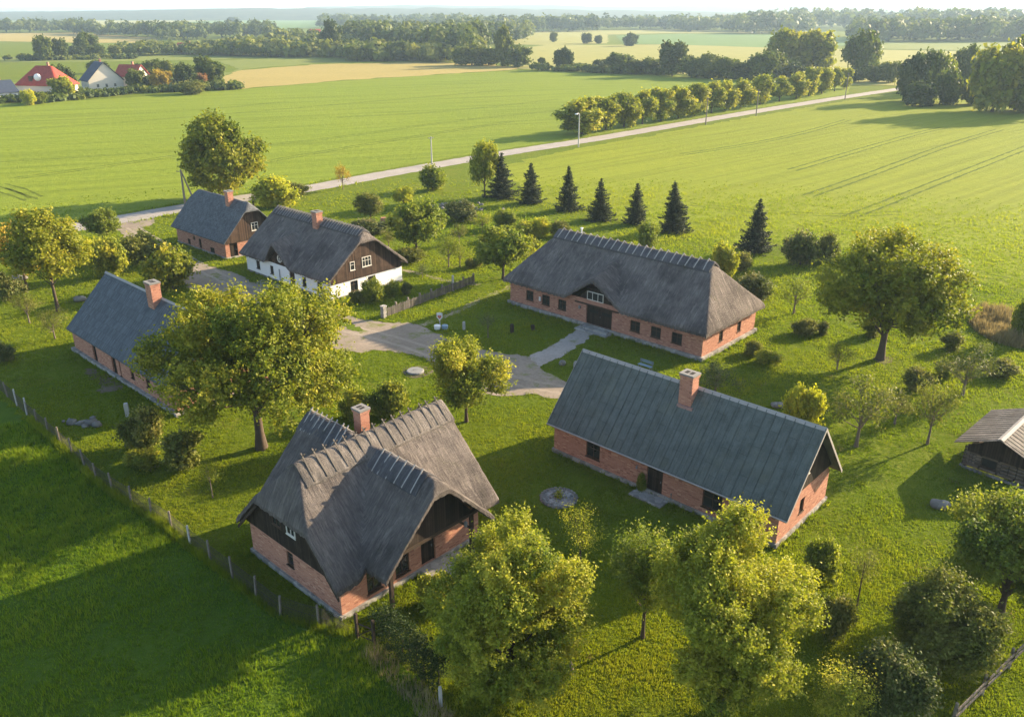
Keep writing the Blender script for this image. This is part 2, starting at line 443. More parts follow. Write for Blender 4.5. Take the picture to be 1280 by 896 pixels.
# ------------------------------------------------------------------ mesh tools
class MB:
    def __init__(s):
        s.v, s.f, s.mi, s.uv, s.sm = [], [], [], [], []
        s.cur = 0
        s.smooth = False

    def face(s, pts, uv=None):
        i = len(s.v)
        s.v.extend(tuple(map(float, p)) for p in pts)
        s.f.append(tuple(range(i, i + len(pts))))
        s.mi.append(s.cur)
        s.sm.append(s.smooth)
        if uv is None:
            uv = s.auto(pts)
        s.uv.extend(uv)

    @staticmethod
    def auto(pts):
        p = [Vector(q) for q in pts]
        n = Vector((0, 0, 0))
        for i in range(len(p)):
            a, b = p[i], p[(i + 1) % len(p)]
            n += Vector(((a.y - b.y) * (a.z + b.z), (a.z - b.z) * (a.x + b.x), (a.x - b.x) * (a.y + b.y)))
        if n.length:
            n.normalize()
        ax, ay, az = abs(n.x), abs(n.y), abs(n.z)
        if az > 0.92:
            return [(q.x, q.y) for q in p]
        if ax > ay:
            k = 1.0 / max(0.35, math.hypot(n.x, n.z) and ax) if az < 0.2 else 1 / math.sqrt(max(1e-3, 1 - az * az))
            return [(q.y, q.z * (k if az > 0.2 else 1)) for q in p]
        k = 1 / math.sqrt(max(1e-3, 1 - az * az)) if az > 0.2 else 1
        return [(q.x, q.z * k) for q in p]

    def box(s, x0, x1, y0, y1, z0, z1):
        a = [(x0, y0, z0), (x1, y0, z0), (x1, y1, z0), (x0, y1, z0), (x0, y0, z1), (x1, y0, z1), (x1, y1, z1), (x0, y1, z1)]
        for q in ((0, 3, 2, 1), (4, 5, 6, 7), (0, 1, 5, 4), (1, 2, 6, 5), (2, 3, 7, 6), (3, 0, 4, 7)):
            s.face([a[i] for i in q])

    def prism(s, poly, d):
        """poly: 3d points (ccw seen from outside), extruded by -d"""
        d = Vector(d)
        p = [Vector(q) for q in poly]
        b = [q - d for q in p]
        s.face(p)
        s.face(list(reversed(b)))
        for i in range(len(p)):
            j = (i + 1) % len(p)
            s.face([p[i], b[i], b[j], p[j]])

    def tube(s, pts, rads, n=7, cap=True):
        pts = [Vector(p) for p in pts]
        rings = []
        side = Vector((1, 0.13, 0.07)).normalized()
        for i, p in enumerate(pts):
            d = (pts[min(i + 1, len(pts) - 1)] - pts[max(i - 1, 0)]).normalized()
            x = side - d * side.dot(d)
            if x.length < 0.05:
                x = Vector((0, 1, 0)) - d * d.y
            x.normalize()
            y = d.cross(x)
            rings.append([p + (x * math.cos(k * 2 * math.pi / n) + y * math.sin(k * 2 * math.pi / n)) * rads[i] for k in range(n)])
        base = len(s.v)
        for r in rings:
            s.v.extend(tuple(q) for q in r)
        for i in range(len(rings) - 1):
            for k in range(n):
                kk = (k + 1) % n
                s.f.append((base + i * n + k, base + i * n + kk, base + (i + 1) * n + kk, base + (i + 1) * n + k))
                s.mi.append(s.cur)
                s.sm.append(True)
                s.uv.extend([(k * .1, i), (k * .1 + .1, i), (k * .1 + .1, i + 1), (k * .1, i + 1)])
        if cap:
            for r, rev in ((rings[0], True), (rings[-1], False)):
                s.face(list(reversed(r)) if rev else r)

    def blob(s, c, r, seed=0, nu=10, nv=6, rough=0.2):
        rr = np.random.default_rng(seed)
        ph = rr.uniform(0, 6, 6)
        c = Vector(c)
        base = len(s.v)
        for j in range(nv + 1):
            th = math.pi * j / nv
            for i in range(nu):
                a = 2 * math.pi * i / nu
                k = 1 + rough * (math.sin(2 * a + ph[0]) * math.sin(th * 2 + ph[1]) + 0.6 * math.sin(3 * a + ph[2] + 2 * th))
                s.v.append((c.x + r[0] * k * math.sin(th) * math.cos(a), c.y + r[1] * k * math.sin(th) * math.sin(a), c.z + r[2] * k * math.cos(th)))
        for j in range(nv):
            for i in range(nu):
                ii = (i + 1) % nu
                s.f.append((base + j * nu + i, base + (j + 1) * nu + i, base + (j + 1) * nu + ii, base + j * nu + ii))
                s.mi.append(s.cur)
                s.sm.append(True)
                s.uv.extend([(0, 0), (0, 1), (1, 1), (1, 0)])

    def mesh(s, name, mats):
        me = bpy.data.meshes.new(name)
        me.from_pydata(s.v, [], s.f)
        for m in (mats if isinstance(mats, (list, tuple)) else [mats]):
            me.materials.append(m)
        me.polygons.foreach_set('material_index', s.mi)
        me.polygons.foreach_set('use_smooth', s.sm)
        uvl = me.uv_layers.new(name='UVMap')
        uvl.data.foreach_set('uv', np.array(s.uv, dtype=np.float32).ravel())
        me.update()
        return me

    def build(s, name, mats, parent=None, loc=None, rz=None):
        o = bpy.data.objects.new(name, s.mesh(name, mats))
        COL.objects.link(o)
        if parent is not None:
            o.parent = parent
        if loc is not None:
            o.location = loc
        if rz is not None:
            o.rotation_euler.z = rz
        return o


def npmesh(name, V, Q, mats, tint=None, mi=None):
    """V (n,3), Q (m,k) faces of equal size"""
    me = bpy.data.meshes.new(name)
    n, (m, k) = len(V), Q.shape
    me.vertices.add(n)
    me.vertices.foreach_set('co', V.astype(np.float32).ravel())
    me.loops.add(m * k)
    me.loops.foreach_set('vertex_index', Q.astype(np.int32).ravel())
    me.polygons.add(m)
    me.polygons.foreach_set('loop_start', np.arange(0, m * k, k, dtype=np.int32))
    for mt in mats:
        me.materials.append(mt)
    if mi is not None:
        me.polygons.foreach_set('material_index', mi.astype(np.int32))
    if tint is not None:
        at = me.attributes.new('tint', 'FLOAT', 'FACE')
        at.data.foreach_set('value', np.clip(tint, 0, 1).astype(np.float32))
    me.update(calc_edges=True)
    me.validate()
    return me


def tag(o, label=None, cat=None, group=None, kind=None):
    if label:
        o['label'] = label
    if cat:
        o['category'] = cat
    if group:
        o['group'] = group
    if kind:
        o['kind'] = kind
    return o


def empty(name, loc, rz=0.0, label=None, cat=None, group=None):
    o = bpy.data.objects.new(name, None)
    COL.objects.link(o)
    o.location = (float(loc[0]), float(loc[1]), float(loc[2]) if len(loc) > 2 else 0.0)
    o.rotation_euler.z = rz
    o.empty_display_size = 0.3
    return tag(o, label, cat, group)


def put(name, me, parent=None, loc=None, rz=None, mat=None):
    o = bpy.data.objects.new(name, me)
    COL.objects.link(o)
    if parent is not None:
        o.parent = parent
    if loc is not None:
        o.location = loc
    if rz is not None:
        o.rotation_euler.z = rz
    if mat is not None:
        o.material_slots[0].link = 'OBJECT'
        o.material_slots[0].material = mat
    return o


def vnoise(x, y, seed=0, sc=1.0):
    """cheap smooth noise from sines, about -1..1"""
    r = np.random.default_rng(seed)
    out = 0
    for i in range(6):
        a = r.uniform(0, 2 * math.pi)
        f = sc * r.uniform(0.6, 2.2)
        out = out + np.sin((x * math.cos(a) + y * math.sin(a)) * f + r.uniform(0, 6.28))
    return out / 3.2


def inside(P, poly):
    poly = np.asarray(poly)
    x, y = P[:, 0], P[:, 1]
    r = np.zeros(len(P), bool)
    j = len(poly) - 1
    for i in range(len(poly)):
        xi, yi = poly[i]
        xj, yj = poly[j]
        if yi != yj:
            r ^= ((yi > y) != (yj > y)) & (x < (xj - xi) * (y - yi) / (yj - yi) + xi)
        j = i
    return r


# ------------------------------------------------------------------ ground
def ragged(poly, step=0.6, amp=0.2, seed=0, limit=400):
    r = np.random.default_rng(seed)
    out = []
    n = len(poly)
    tot = sum(np.linalg.norm(poly[(i + 1) % n] - poly[i]) for i in range(n))
    step = max(step, tot / limit)
    for i in range(n):
        a, b = poly[i], poly[(i + 1) % n]
        d = b - a
        L = np.linalg.norm(d)
        k = max(1, int(L / step))
        nn = np.array([-d[1], d[0]]) / max(L, 1e-6)
        for j in range(k):
            out.append(a + d * (j / k) + nn * r.normal(0, amp))
    return np.array(out)


def smooth(pts, it=2):
    """closed Chaikin"""
    p = np.array(pts)
    for _ in range(it):
        q = np.roll(p, -1, 0)
        p = np.stack([p * .75 + q * .25, p * .25 + q * .75], 1).reshape(-1, 2)
    return p


def sheet(name, poly, z, mat, kind='structure'):
    me = bpy.data.meshes.new(name)
    me.from_pydata([(float(p[0]), float(p[1]), z) for p in poly], [], [tuple(range(len(poly)))])
    me.materials.append(mat)
    if me.polygons[0].normal.z < 0:
        me.flip_normals()
    o = put(name, me)
    o['kind'] = kind
    return o


def open_smooth(p, it=2):
    p = np.array(p, float)
    for _ in range(it):
        a, b = p[:-1], p[1:]
        m = np.stack([a * .75 + b * .25, a * .25 + b * .75], 1).reshape(-1, 2)
        p = np.vstack([p[:1], m, p[-1:]])
    return p


def ribbon_poly(pts, w):
    p = np.array(pts, float)
    d = np.gradient(p, axis=0)
    d /= np.linalg.norm(d, axis=1)[:, None]
    nn = np.stack([-d[:, 1], d[:, 0]], 1)
    w = np.asarray(w, float)
    if w.ndim:
        w = w[:, None]
    return np.vstack([p + nn * w / 2, (p - nn * w / 2)[::-1]])


PX = lambda L: np.array([W(*p) for p in L])

# ground: one sheet to the horizon
gm = MB()
R = 14000
gm.face([(-R, -200, 0), (R, -200, 0), (R, R, 0), (-R, R, 0)])
g = gm.build('ground', M['lawn'])
g['kind'] = 'structure'

road_px = [(-420, 375), (-200, 336), (0, 300), (90, 285), (170, 271), (235, 259), (320, 246), (400, 233.5), (470, 220), (540, 207.5), (640, 190), (720, 178), (800, 164.5), (900, 147), (1000, 130.5), (1060, 121), (1110, 113.5), (1150, 108), (1230, 98), (1330, 88)]
road_c = open_smooth(PX(road_px), 2)
ROADW = np.interp(np.arange(len(road_c)), [0, len(road_c)], [5.6, 5.6])
road_poly = ribbon_poly(road_c, ROADW)
verge_poly = ribbon_poly(road_c, ROADW + 3.2)


def roadside(px, off):
    i = np.argmin([abs(q - px) for q in [pix(p[0], p[1], 0)[0] for p in road_c]])
    return road_c[i]


north_px = [(-420, 372), (-200, 333), (0, 297), (90, 282), (170, 268.5), (235, 256.5), (320, 243.5), (400, 231), (470, 217.5), (540, 205), (640, 187.5), (720, 176), (800, 162.5), (900, 145.3), (1000, 129), (1060, 120), (1062, 109), (960, 101), (830, 93.5), (730, 90), (660, 87.5), (560, 93), (420, 102), (290, 113), (150, 123), (0, 131), (-200, 141), (-420, 150)]
right_px = [(628, 207), (720, 186), (800, 172), (900, 153.5), (1000, 136), (1060, 126), (1120, 118), (1200, 124), (1320, 135), (1600, 180), (1700, 420), (1420, 405), (1280, 362), (1215, 350), (1150, 335), (1050, 312), (985, 308), (930, 309), (840, 287), (760, 270), (700, 258), (650, 240)]
sheet('crop_field', ragged(PX(north_px), 3, 0.5, 1), 0.012, M['crop'])
sheet('crop_field', ragged(PX(right_px), 2.0, 0.6, 2), 0.012, M['crop_right'])
past_px = [(-200, 340), (0, 497), (50, 540), (105, 587), (160, 632), (240, 694), (320, 748), (400, 788), (470, 806), (520, 850), (560, 930), (560, 1100), (-200, 1100)]
past_poly = ragged(PX(past_px), 0.8, 0.25, 3)
sheet('pasture', past_poly, 0.010, M['pasture'])

far = [
    ('meadow', [(262, 101), (300, 88), (400, 80.5), (520, 78), (610, 80), (655, 86.5), (560, 92.5), (420, 101.5), (290, 112.5)], 'stubble'),
    ('meadow', [(-500, 130), (0, 104), (260, 96), (300, 87), (270, 76), (420, 70), (640, 70), (640, 80), (520, 77), (400, 79.5), (300, 87), (268, 100), (150, 120), (0, 128), (-500, 147)], 'far_green'),
    ('meadow', [(-500, 92), (0, 72), (150, 68), (260, 64), (400, 64), (420, 70), (270, 75), (0, 79), (-500, 99)], 'far_green'),
    ('meadow', [(-300, 56), (0, 42), (90, 41), (200, 48), (190, 54), (100, 54), (0, 52), (-300, 68)], 'stubble'),
    ('meadow', [(180, 30), (300, 25.5), (430, 24.5), (430, 34), (300, 38), (150, 42)], 'far_blue'),
    ('meadow', [(90, 26), (180, 20.5), (260, 20), (262, 26), (150, 33), (60, 36)], 'far_pale'),
    ('meadow', [(640, 86.5), (655, 60), (680, 57), (850, 56), (1060, 62), (1280, 66), (1500, 72), (1500, 120), (1110, 108), (1062, 107), (960, 100), (830, 92.5), (730, 89)], 'far_pale'),
    ('meadow', [(690, 57), (640, 56), (640, 41), (700, 38.5), (830, 37.5), (960, 39.5), (960, 42), (830, 42), (760, 44), (760, 55)], 'far_pale'),
    ('meadow', [(780, 56), (770, 45), (850, 43), (1000, 44), (1120, 51), (1120, 56), (960, 60), (830, 56)], 'far_blue'),
    ('meadow', [(620, 30), (600, 19.5), (700, 19), (900, 19), (1280, 20), (1280, 24), (960, 34), (760, 32)], 'far_pale'),
    ('meadow', [(1060, 61), (1100, 52), (1280, 53), (1500, 58), (1500, 71), (1280, 65)], 'far_green'),
]
for i, (nm, pl, mt) in enumerate(far):
    sheet(nm, ragged(PX(pl), 6, 1.2, 20 + i, 160), 0.03 + 0.02 * i, M[mt])

sheet('verge', ragged(verge_poly, 1.2, 0.35, 5, 700), 0.020, M['lawn'])
sheet('road', ragged(road_poly, 1.0, 0.12, 6, 900), 0.035, M['road'])

drive_px = [(128, 279), (190, 269), (198, 277), (184, 284), (172, 291), (176, 299), (201, 306), (225, 318), (248, 329), (276, 336), (300, 344), (318, 353), (333, 361), (352, 366), (372, 378), (388, 384), (428, 394.5), (475, 403), (520, 404), (533, 410), (562, 424), (602, 437), (640, 443), (664, 446), (672, 452), (677, 463), (692, 471), (716, 479), (760, 482), (760, 505), (700, 500), (663, 493), (626, 496), (590, 493), (560, 470), (530, 447), (495, 439), (438, 441), (410, 436), (392, 424), (370, 408), (345, 396), (300, 378), (262, 366), (234, 362), (228, 350), (236, 338), (222, 326), (196, 313), (168, 304), (154, 295), (146, 286)]
drive_poly = ragged(smooth(PX(drive_px), 1), 0.45, 0.16, 7, 700)
sheet('driveway', drive_poly, 0.028, M['drive'])
path_px = [(660, 444), (690, 433), (726, 409), (745, 416), (712, 441), (676, 458)]
path_poly = ragged(PX(path_px), 0.4, 0.1, 8)
sheet('path', path_poly, 0.033, M['path'])
fp = ribbon_poly(open_smooth(PX([(527, 407), (556, 396), (590, 380), (640, 357)]), 2), 0.9)
worn_poly = ragged(fp, 0.4, 0.12, 9)
sheet('footpath', worn_poly, 0.018, M['wornpath'])
fp2 = ribbon_poly(open_smooth(PX([(500, 337), (530, 343), (560, 352), (600, 356)]), 2), 0.8)
sheet('footpath', ragged(fp2, 0.4, 0.15, 10), 0.018, M['wornpath'])
yard_px = [(318, 352), (335, 349), (366, 362), (371, 372), (352, 368), (330, 362)]
sheet('yard', ragged(smooth(PX(yard_px), 1), 0.3, 0.1, 11), 0.022, M['path'])
yardA_px = [(100, 462), (118, 461), (160, 480), (150, 489), (118, 492), (128, 481)]
sheet('yard', ragged(smooth(PX(yardA_px), 1), 0.3, 0.15, 12), 0.022, M['soil'])
for k_, off_ in enumerate((-.75, .75)):
    cl = open_smooth(PX([(165, 284), (190, 300), (235, 325), (275, 347), (320, 366), (375, 392), (430, 410), (490, 424), (550, 444), (600, 465), (650, 478), (705, 488)]), 3)
    d_ = np.gradient(cl, axis=0)
    d_ /= np.linalg.norm(d_, axis=1)[:, None]
    sheet('wheel_rut', ragged(ribbon_poly(cl + np.stack([-d_[:, 1], d_[:, 0]], 1) * off_, .45), .5, .07, 90 + k_), .034, M['rut'])
strip_poly = ragged(smooth(PX([(410, 396), (426, 399), (446, 407), (456, 415), (440, 414), (424, 406)]), 1), .3, .12, 95)
sheet('grass_strip', strip_poly, .038, M['lawn'])
dirt_px = [(1204, 395), (1225, 386), (1262, 392), (1300, 405), (1300, 440), (1255, 432), (1222, 418)]
dry_poly = smooth(PX(dirt_px), 1)

# tyre tracks through the crops: real worn strips
tracks = [
    ([(0, 231), (22, 236), (45, 247)], 'pasture'), ([(0, 237), (20, 243), (40, 250)], ''),
    ([(-60, 205), (100, 196), (240, 188), (400, 176), (560, 152), (700, 138)], ''),
    ([(20, 223), (120, 210), (240, 192)], ''), ([(330, 203), (420, 187), (500, 174), (640, 152)], ''),
    ([(-80, 165), (100, 158), (300, 141), (480, 126), (640, 112)], ''),
    ([(420, 147), (560, 140), (700, 124)], ''), ([(60, 147), (240, 139), (360, 127)], ''),
    ([(854, 193), (930, 182), (1000, 168), (1060, 150)], ''),
    ([(990, 213), (1060, 192), (1150, 166), (1180, 160)], ''),
    ([(1010, 245), (1060, 228), (1110, 210), (1180, 183), (1250, 162)], ''),
    ([(1060, 272), (1100, 257), (1180, 225), (1280, 186), (1330, 165)], ''),
    ([(1190, 335), (1230, 345), (1290, 355)], ''), ([(860, 255), (950, 265), (1060, 270), (1130, 266)], ''),
]
for i, (tp, _) in enumerate(tracks):
    c = open_smooth(PX(tp), 2)
    d = np.gradient(c, axis=0)
    d /= np.linalg.norm(d, axis=1)[:, None]
    nn = np.stack([-d[:, 1], d[:, 0]], 1)
    far_ = c[:, 1].mean()
    wid = 0.28 if far_ < 140 else 0.5
    for sgn in (-1, 1):
        pl = ribbon_poly(c + nn * sgn * 0.95, wid)
        sheet('tyre_track', ragged(pl, 1.0, 0.08, 60 + i, 300), 0.022, M['track'])

# ------------------------------------------------------------------ distant hills
def hills(name, dist, x0, x1, prof, seed, mat):
    r = np.random.default_rng(seed)
    n = 160
    V, Fc = [], []
    for i in range(n):
        x = x0 + (x1 - x0) * i / (n - 1)
        u = i / (n - 1)
        hh = prof(u) * (1 + 0.10 * vnoise(np.array(x * 0.004), np.array(0.0), seed)) + 3 * vnoise(np.array(x * 0.03), np.array(0.), seed + 1)
        hh = max(0.2, float(hh))
        for k, (dy, f) in enumerate(((0, 0), (300, 0.55), (650, 0.95), (1000, 1.0), (1600, 0.7), (2200, 0.0))):
            V.append((x, dist + dy, hh * f - 0.3))
    for i in range(n - 1):
        for k in range(5):
            a = i * 6 + k
            Fc.append((a, a + 6, a + 7, a + 1))
    me = bpy.data.meshes.new(name)
    me.from_pydata(V, [], Fc)
    me.materials.append(mat)
    me.polygons.foreach_set('use_smooth', [True] * len(Fc))
    o = put(name, me)
    if sum(p.normal.z for p in me.polygons) < 0:
        me.flip_normals()
    o['kind'] = 'structure'


hills('hills', 3000, -6000, 1300, lambda u: 40 + 12 * math.sin(u * 9 + 1) - 14 * u, 31, M['hill'])
hills('hills', 4600, -1200, 8500, lambda u: 56 + 5 * math.sin(u * 7 + 1), 32, M['hill'])
hills('hills', 9000, -12000, 12000, lambda u: 64 + 12 * math.sin(u * 11), 33, M['hill'])


# ------------------------------------------------------------------ house tools
def wall_run(mb, p0, p1, z0, z1, holes, depth=0.22):
    """upright wall from p0 to p1 (outside on the right-hand side walking p0->p1) with real openings"""
    p0, p1 = np.array(p0, float), np.array(p1, float)
    L = np.linalg.norm(p1 - p0)
    d = (p1 - p0) / L
    inn = np.array([-d[1], d[0]])
    us = sorted({0, L} | {h[0] for h in holes} | {h[1] for h in holes})
    zs = sorted({z0, z1} | {h[2] for h in holes} | {h[3] for h in holes})
    P = lambda u, z, k=0.0: (*(p0 + d * u + inn * k), z)
    for i in range(len(us) - 1):
        for j in range(len(zs) - 1):
            u0, u1, a, b = us[i], us[i + 1], zs[j], zs[j + 1]
            if any(h[0] <= u0 + 1e-6 and h[1] >= u1 - 1e-6 and h[2] <= a + 1e-6 and h[3] >= b - 1e-6 for h in holes):
                continue
            mb.face([P(u0, a), P(u1, a), P(u1, b), P(u0, b)], [(u0, a), (u1, a), (u1, b), (u0, b)])
    for h in holes:
        u0, u1, a, b = h[:4]
        mb.face([P(u0, a), P(u0, b), P(u0, b, depth), P(u0, a, depth)])
        mb.face([P(u1, b), P(u1, a), P(u1, a, depth), P(u1, b, depth)])
        mb.face([P(u1, a), P(u0, a), P(u0, a, depth), P(u1, a, depth)])
        mb.face([P(u0, b), P(u1, b), P(u1, b, depth), P(u0, b, depth)])


def frame_at(p0, p1, u, z, k):
    """matrix-free helper: local axes of a wall run"""
    p0, p1 = np.array(p0, float), np.array(p1, float)
    d = (p1 - p0) / np.linalg.norm(p1 - p0)
    q = p0 + d * u + np.array([-d[1], d[0]]) * k
    return (float(q[0]), float(q[1]), z), math.atan2(d[1], d[0])


def window(parent, p0, p1, h, fm, depth=0.10, mull=(1, 1), name='window', sill=True):
    u0, u1, a, b = h[:4]
    w, hh = u1 - u0, b - a
    loc, rz = frame_at(p0, p1, u0, a, depth)
    mb = MB()
    t = 0.07
    mb.box(0.003, w - 0.003, -0.03, 0.05, 0.003, t)
    mb.box(0.003, w - 0.003, -0.03, 0.05, hh - t, hh - 0.003)
    mb.box(0.003, t, -0.03, 0.05, t, hh - t)
    mb.box(w - t, w - 0.003, -0.03, 0.05, t, hh - t)
    for i in range(1, mull[0] + 1):
        x = w * i / (mull[0] + 1)
        mb.box(x - 0.025, x + 0.025, -0.02, 0.05, t, hh - t)
    for i in range(1, mull[1] + 1):
        z = hh * (i / (mull[1] + 1) + 0.12)
        mb.box(t, w - t, -0.015, 0.045, z - 0.022, z + 0.022)
    if sill:
        mb.box(-0.06, w + 0.06, -depth - 0.07, -0.031, -0.05, 0.0)
    o = mb.build(name, fm, parent, loc, rz)
    pb = MB()
    pb.box(t - .01, w - t + .01, 0.012, 0.03, t - .01, hh - t + .01)
    pb.build('pane', M['glass'], o)
    return o


def door(parent, p0, p1, h, mat, depth=0.12, double=False, name='door', glass=False):
    u0, u1, a, b = h[:4]
    w, hh = u1 - u0, b - a
    loc, rz = frame_at(p0, p1, u0, a, depth)
    mb = MB()
    t = 0.08
    mb.box(0.003, t, -0.03, 0.06, 0, hh - 0.003)
    mb.box(w - t, w - 0.003, -0.03, 0.06, 0, hh - 0.003)
    mb.box(t, w - t, -0.03, 0.06, hh - t, hh - 0.003)
    xs = [t, w - t] if not double else [t, w / 2, w - t]
    for i in range(len(xs) - 1):
        mb.box(xs[i] + .01, xs[i + 1] - .01, 0.0, 0.045, 0.01, hh - t - .01)
        for z in (0.25, hh * 0.55, hh - 0.35):
            mb.box(xs[i] + .06, xs[i + 1] - .06, -0.02, 0.0, z - .06, z + .06)
    o = mb.build(name, mat, parent, loc, rz)
    hb = MB()
    hb.box(w * .5 + .05 if double else w - t - .14, w * .5 + .09 if double else w - t - .1, -.07, -.001, hh * .46, hh * .46 + .14)
    hb.build('door_handle', M['metal'], o)
    if glass:
        for ga_, gb_ in ((.1, .42), (.58, .9)):
            gb = MB()
            gb.box(w * ga_, w * gb_, -0.012, -0.002, hh * .62, hh * .78)
            gb.build('pane', M['glass'], o)
    return o


def plinth(parent, L, Wd, h=0.4, out=0.14):
    mb = MB()
    for x0, x1, y0, y1 in ((-out, L + out, -out, 0), (-out, L + out, Wd, Wd + out), (-out, 0, 0, Wd), (L, L + out, 0, Wd)):
        mb.box(x0, x1, y0, y1, -0.15, h)
    return mb.build('plinth', M['plinth'], parent)


def chimney(roof, x, y, z0, z1, w=0.95, d=0.8, mat='brick', cap='mortar_cap', flash=True):
    mb = MB()
    mb.box(-w / 2, w / 2, -d / 2, d / 2, z0, z1 - 0.18)
    mb.box(-w / 2 - .05, w / 2 + .05, -d / 2 - .05, d / 2 + .05, z1 - 0.18, z1 - 0.02)
    mb.cur = 1
    mb.box(-w / 2 - .08, w / 2 + .08, -d / 2 - .08, d / 2 + .08, z1 - 0.02, z1 + 0.10)
    mb.cur = 2
    mb.box(-w * .33, -w * .06, -d * .25, d * .25, z1 + 0.10, z1 + 0.112)
    mb.box(w * .06, w * .33, -d * .25, d * .25, z1 + 0.10, z1 + 0.112)
    if flash:
        mb.cur = 3
    o = mb.build('chimney', [M[mat], M[cap], M['dark'], M['flash']], roof, (x, y, 0))
    return o


def hf_roof(name, zf, rects, t, mat, parent, step=0.16, jit=0.03, seed=0, rim=0.3, drop=0.16, soft_under=True):
    """thick roof skin over the union of plan rectangles: top z = zf(x,y)"""
    x0 = min(r[0] for r in rects)
    x1 = max(r[1] for r in rects)
    y0 = min(r[2] for r in rects)
    y1 = max(r[3] for r in rects)
    xs = np.unique(np.round(np.concatenate([np.arange(x0, x1 + 1e-6, step)] + [[r[0], r[1]] for r in rects]), 4))
    ys = np.unique(np.round(np.concatenate([np.arange(y0, y1 + 1e-6, step)] + [[r[2], r[3]] for r in rects]), 4))
    X, Y = np.meshgrid(xs, ys, indexing='ij')
    din = np.full(X.shape, -9.0)
    for r in rects:
        din = np.maximum(din, np.minimum(np.minimum(X - r[0], r[1] - X), np.minimum(Y - r[2], r[3] - Y)))
    Z = zf(X, Y)
    Zs = Z + jit * vnoise(X, Y, seed, 1.3) + jit * 0.5 * vnoise(X, Y, seed + 1, 6)
    e = np.clip(1 - din / rim, 0, 1)
    rag = jit * 1.6 * (vnoise(X, Y, seed + 7, 9) + vnoise(X, Y, seed + 8, 21)) if t > .3 else 0.0
    Zt = Zs - drop * e ** 2 + rag * .35
    Zb = Z - t + rag * (din < .3)
    nx, ny = len(xs), len(ys)
    cx, cy = (xs[:-1] + xs[1:]) / 2, (ys[:-1] + ys[1:]) / 2
    CXm, CYm = np.meshgrid(cx, cy, indexing='ij')
    mask = np.zeros(CXm.shape, bool)
    for r in rects:
        mask |= (CXm > r[0]) & (CXm < r[1]) & (CYm > r[2]) & (CYm < r[3])
    idx = np.arange(nx * ny).reshape(nx, ny)
    V = [np.stack([X.ravel(), Y.ravel(), Zt.ravel()], 1), np.stack([X.ravel(), Y.ravel(), Zb.ravel()], 1)]
    ii, jj = np.nonzero(mask)
    a, b, c, d = idx[ii, jj], idx[ii + 1, jj], idx[ii + 1, jj + 1], idx[ii, jj + 1]
    top = np.stack([a, b, c, d], 1)
    N = nx * ny
    bot = np.stack([a, d, c, b], 1) + N
    gx = (Z[ii + 1, jj] - Z[ii, jj]) / (xs[ii + 1] - xs[ii])
    gy = (Z[ii, jj + 1] - Z[ii, jj]) / (ys[jj + 1] - ys[jj])
    alongx = np.abs(gy) >= np.abs(gx)           # slope runs in y, u = x
    P = V[0]

    def uvs(q, al):
        x, y, z = P[q % N, 0], P[q % N, 1], Z.ravel()[q % N]
        k = 1.3
        u = np.where(al[:, None], x, y)
        v = np.where(al[:, None], y, x) * k
        return np.stack([u, v], 2)
    uv_top = uvs(top, alongx)
    uv_bot = uvs(bot, alongx)
    # rim: own vertices
    sv, sf, suv = [], [], []
    base = 2 * N

    def skirt(i0, j0, i1, j1):
        k = base + len(sv)
        p, q = idx[i0, j0], idx[i1, j1]
        A, B = V[0][p], V[0][q]
        C, D = V[1][q], V[1][p]
        sv.extend([A, D, C, B])
        sf.append((k, k + 1, k + 2, k + 3))
        l = np.linalg.norm((B - A)[:2])
        s = A[0] + A[1]
        suv.append([(s, 0), (s, t), (s + l, t), (s + l, 0)])
    mp = np.pad(mask, 1)
    for i, j in zip(ii, jj):
        if not mp[i + 1, j]:
            skirt(i, j, i + 1, j)
        if not mp[i + 1, j + 2]:
            skirt(i + 1, j + 1, i, j + 1)
        if not mp[i, j + 1]:
            skirt(i, j + 1, i, j)
        if not mp[i + 2, j + 1]:
            skirt(i + 1, j, i + 1, j + 1)
    Vall = np.vstack([V[0], V[1], np.array(sv)])
    Q = np.vstack([top, bot, np.array(sf)])
    UV = np.vstack([uv_top, uv_bot, np.array(suv)])
    used = np.unique(Q)
    remap = np.full(len(Vall), -1)
    remap[used] = np.arange(len(used))
    me = bpy.data.meshes.new(name)
    Q2 = remap[Q]
    me.from_pydata(Vall[used].tolist(), [], Q2.tolist())
    me.materials.append(mat)
    sm = np.ones(len(Q), bool)
    sm[len(top) + len(bot):] = False
    me.polygons.foreach_set('use_smooth', sm)
    ul = me.uv_layers.new(name='UVMap')
    ul.data.foreach_set('uv', UV.astype(np.float32).ravel())
    me.update()
    return put(name, me, parent)


def smax(a, b, k=0.25):
    h = np.clip(0.5 + 0.5 * (a - b) / k, 0, 1)
    return b * (1 - h) + a * h + k * h * (1 - h)


def smin(a, b, k=0.25):
    return -smax(-a, -b, k)


def ridge_cap(roof, axis, c, s0, s1, zr, slope, reach=0.95, t=0.12, mat='thatch_cap', seed=0, lift=0.10):
    """a saddle of darker reed over the ridge; axis 'x': ridge runs in x at y=c"""
    def zf(X, Y):
        q = (Y - c) if axis == 'x' else (X - c)
        return zr + lift - slope * np.sqrt(q * q + 0.05) + slope * 0.2
    r = (s0, s1, c - reach, c + reach) if axis == 'x' else (c - reach, c + reach, s0, s1)
    return hf_roof('ridge_cap', zf, [r], t + 0.1, M[mat], roof, 0.12, 0.025, seed, 0.12, 0.05)


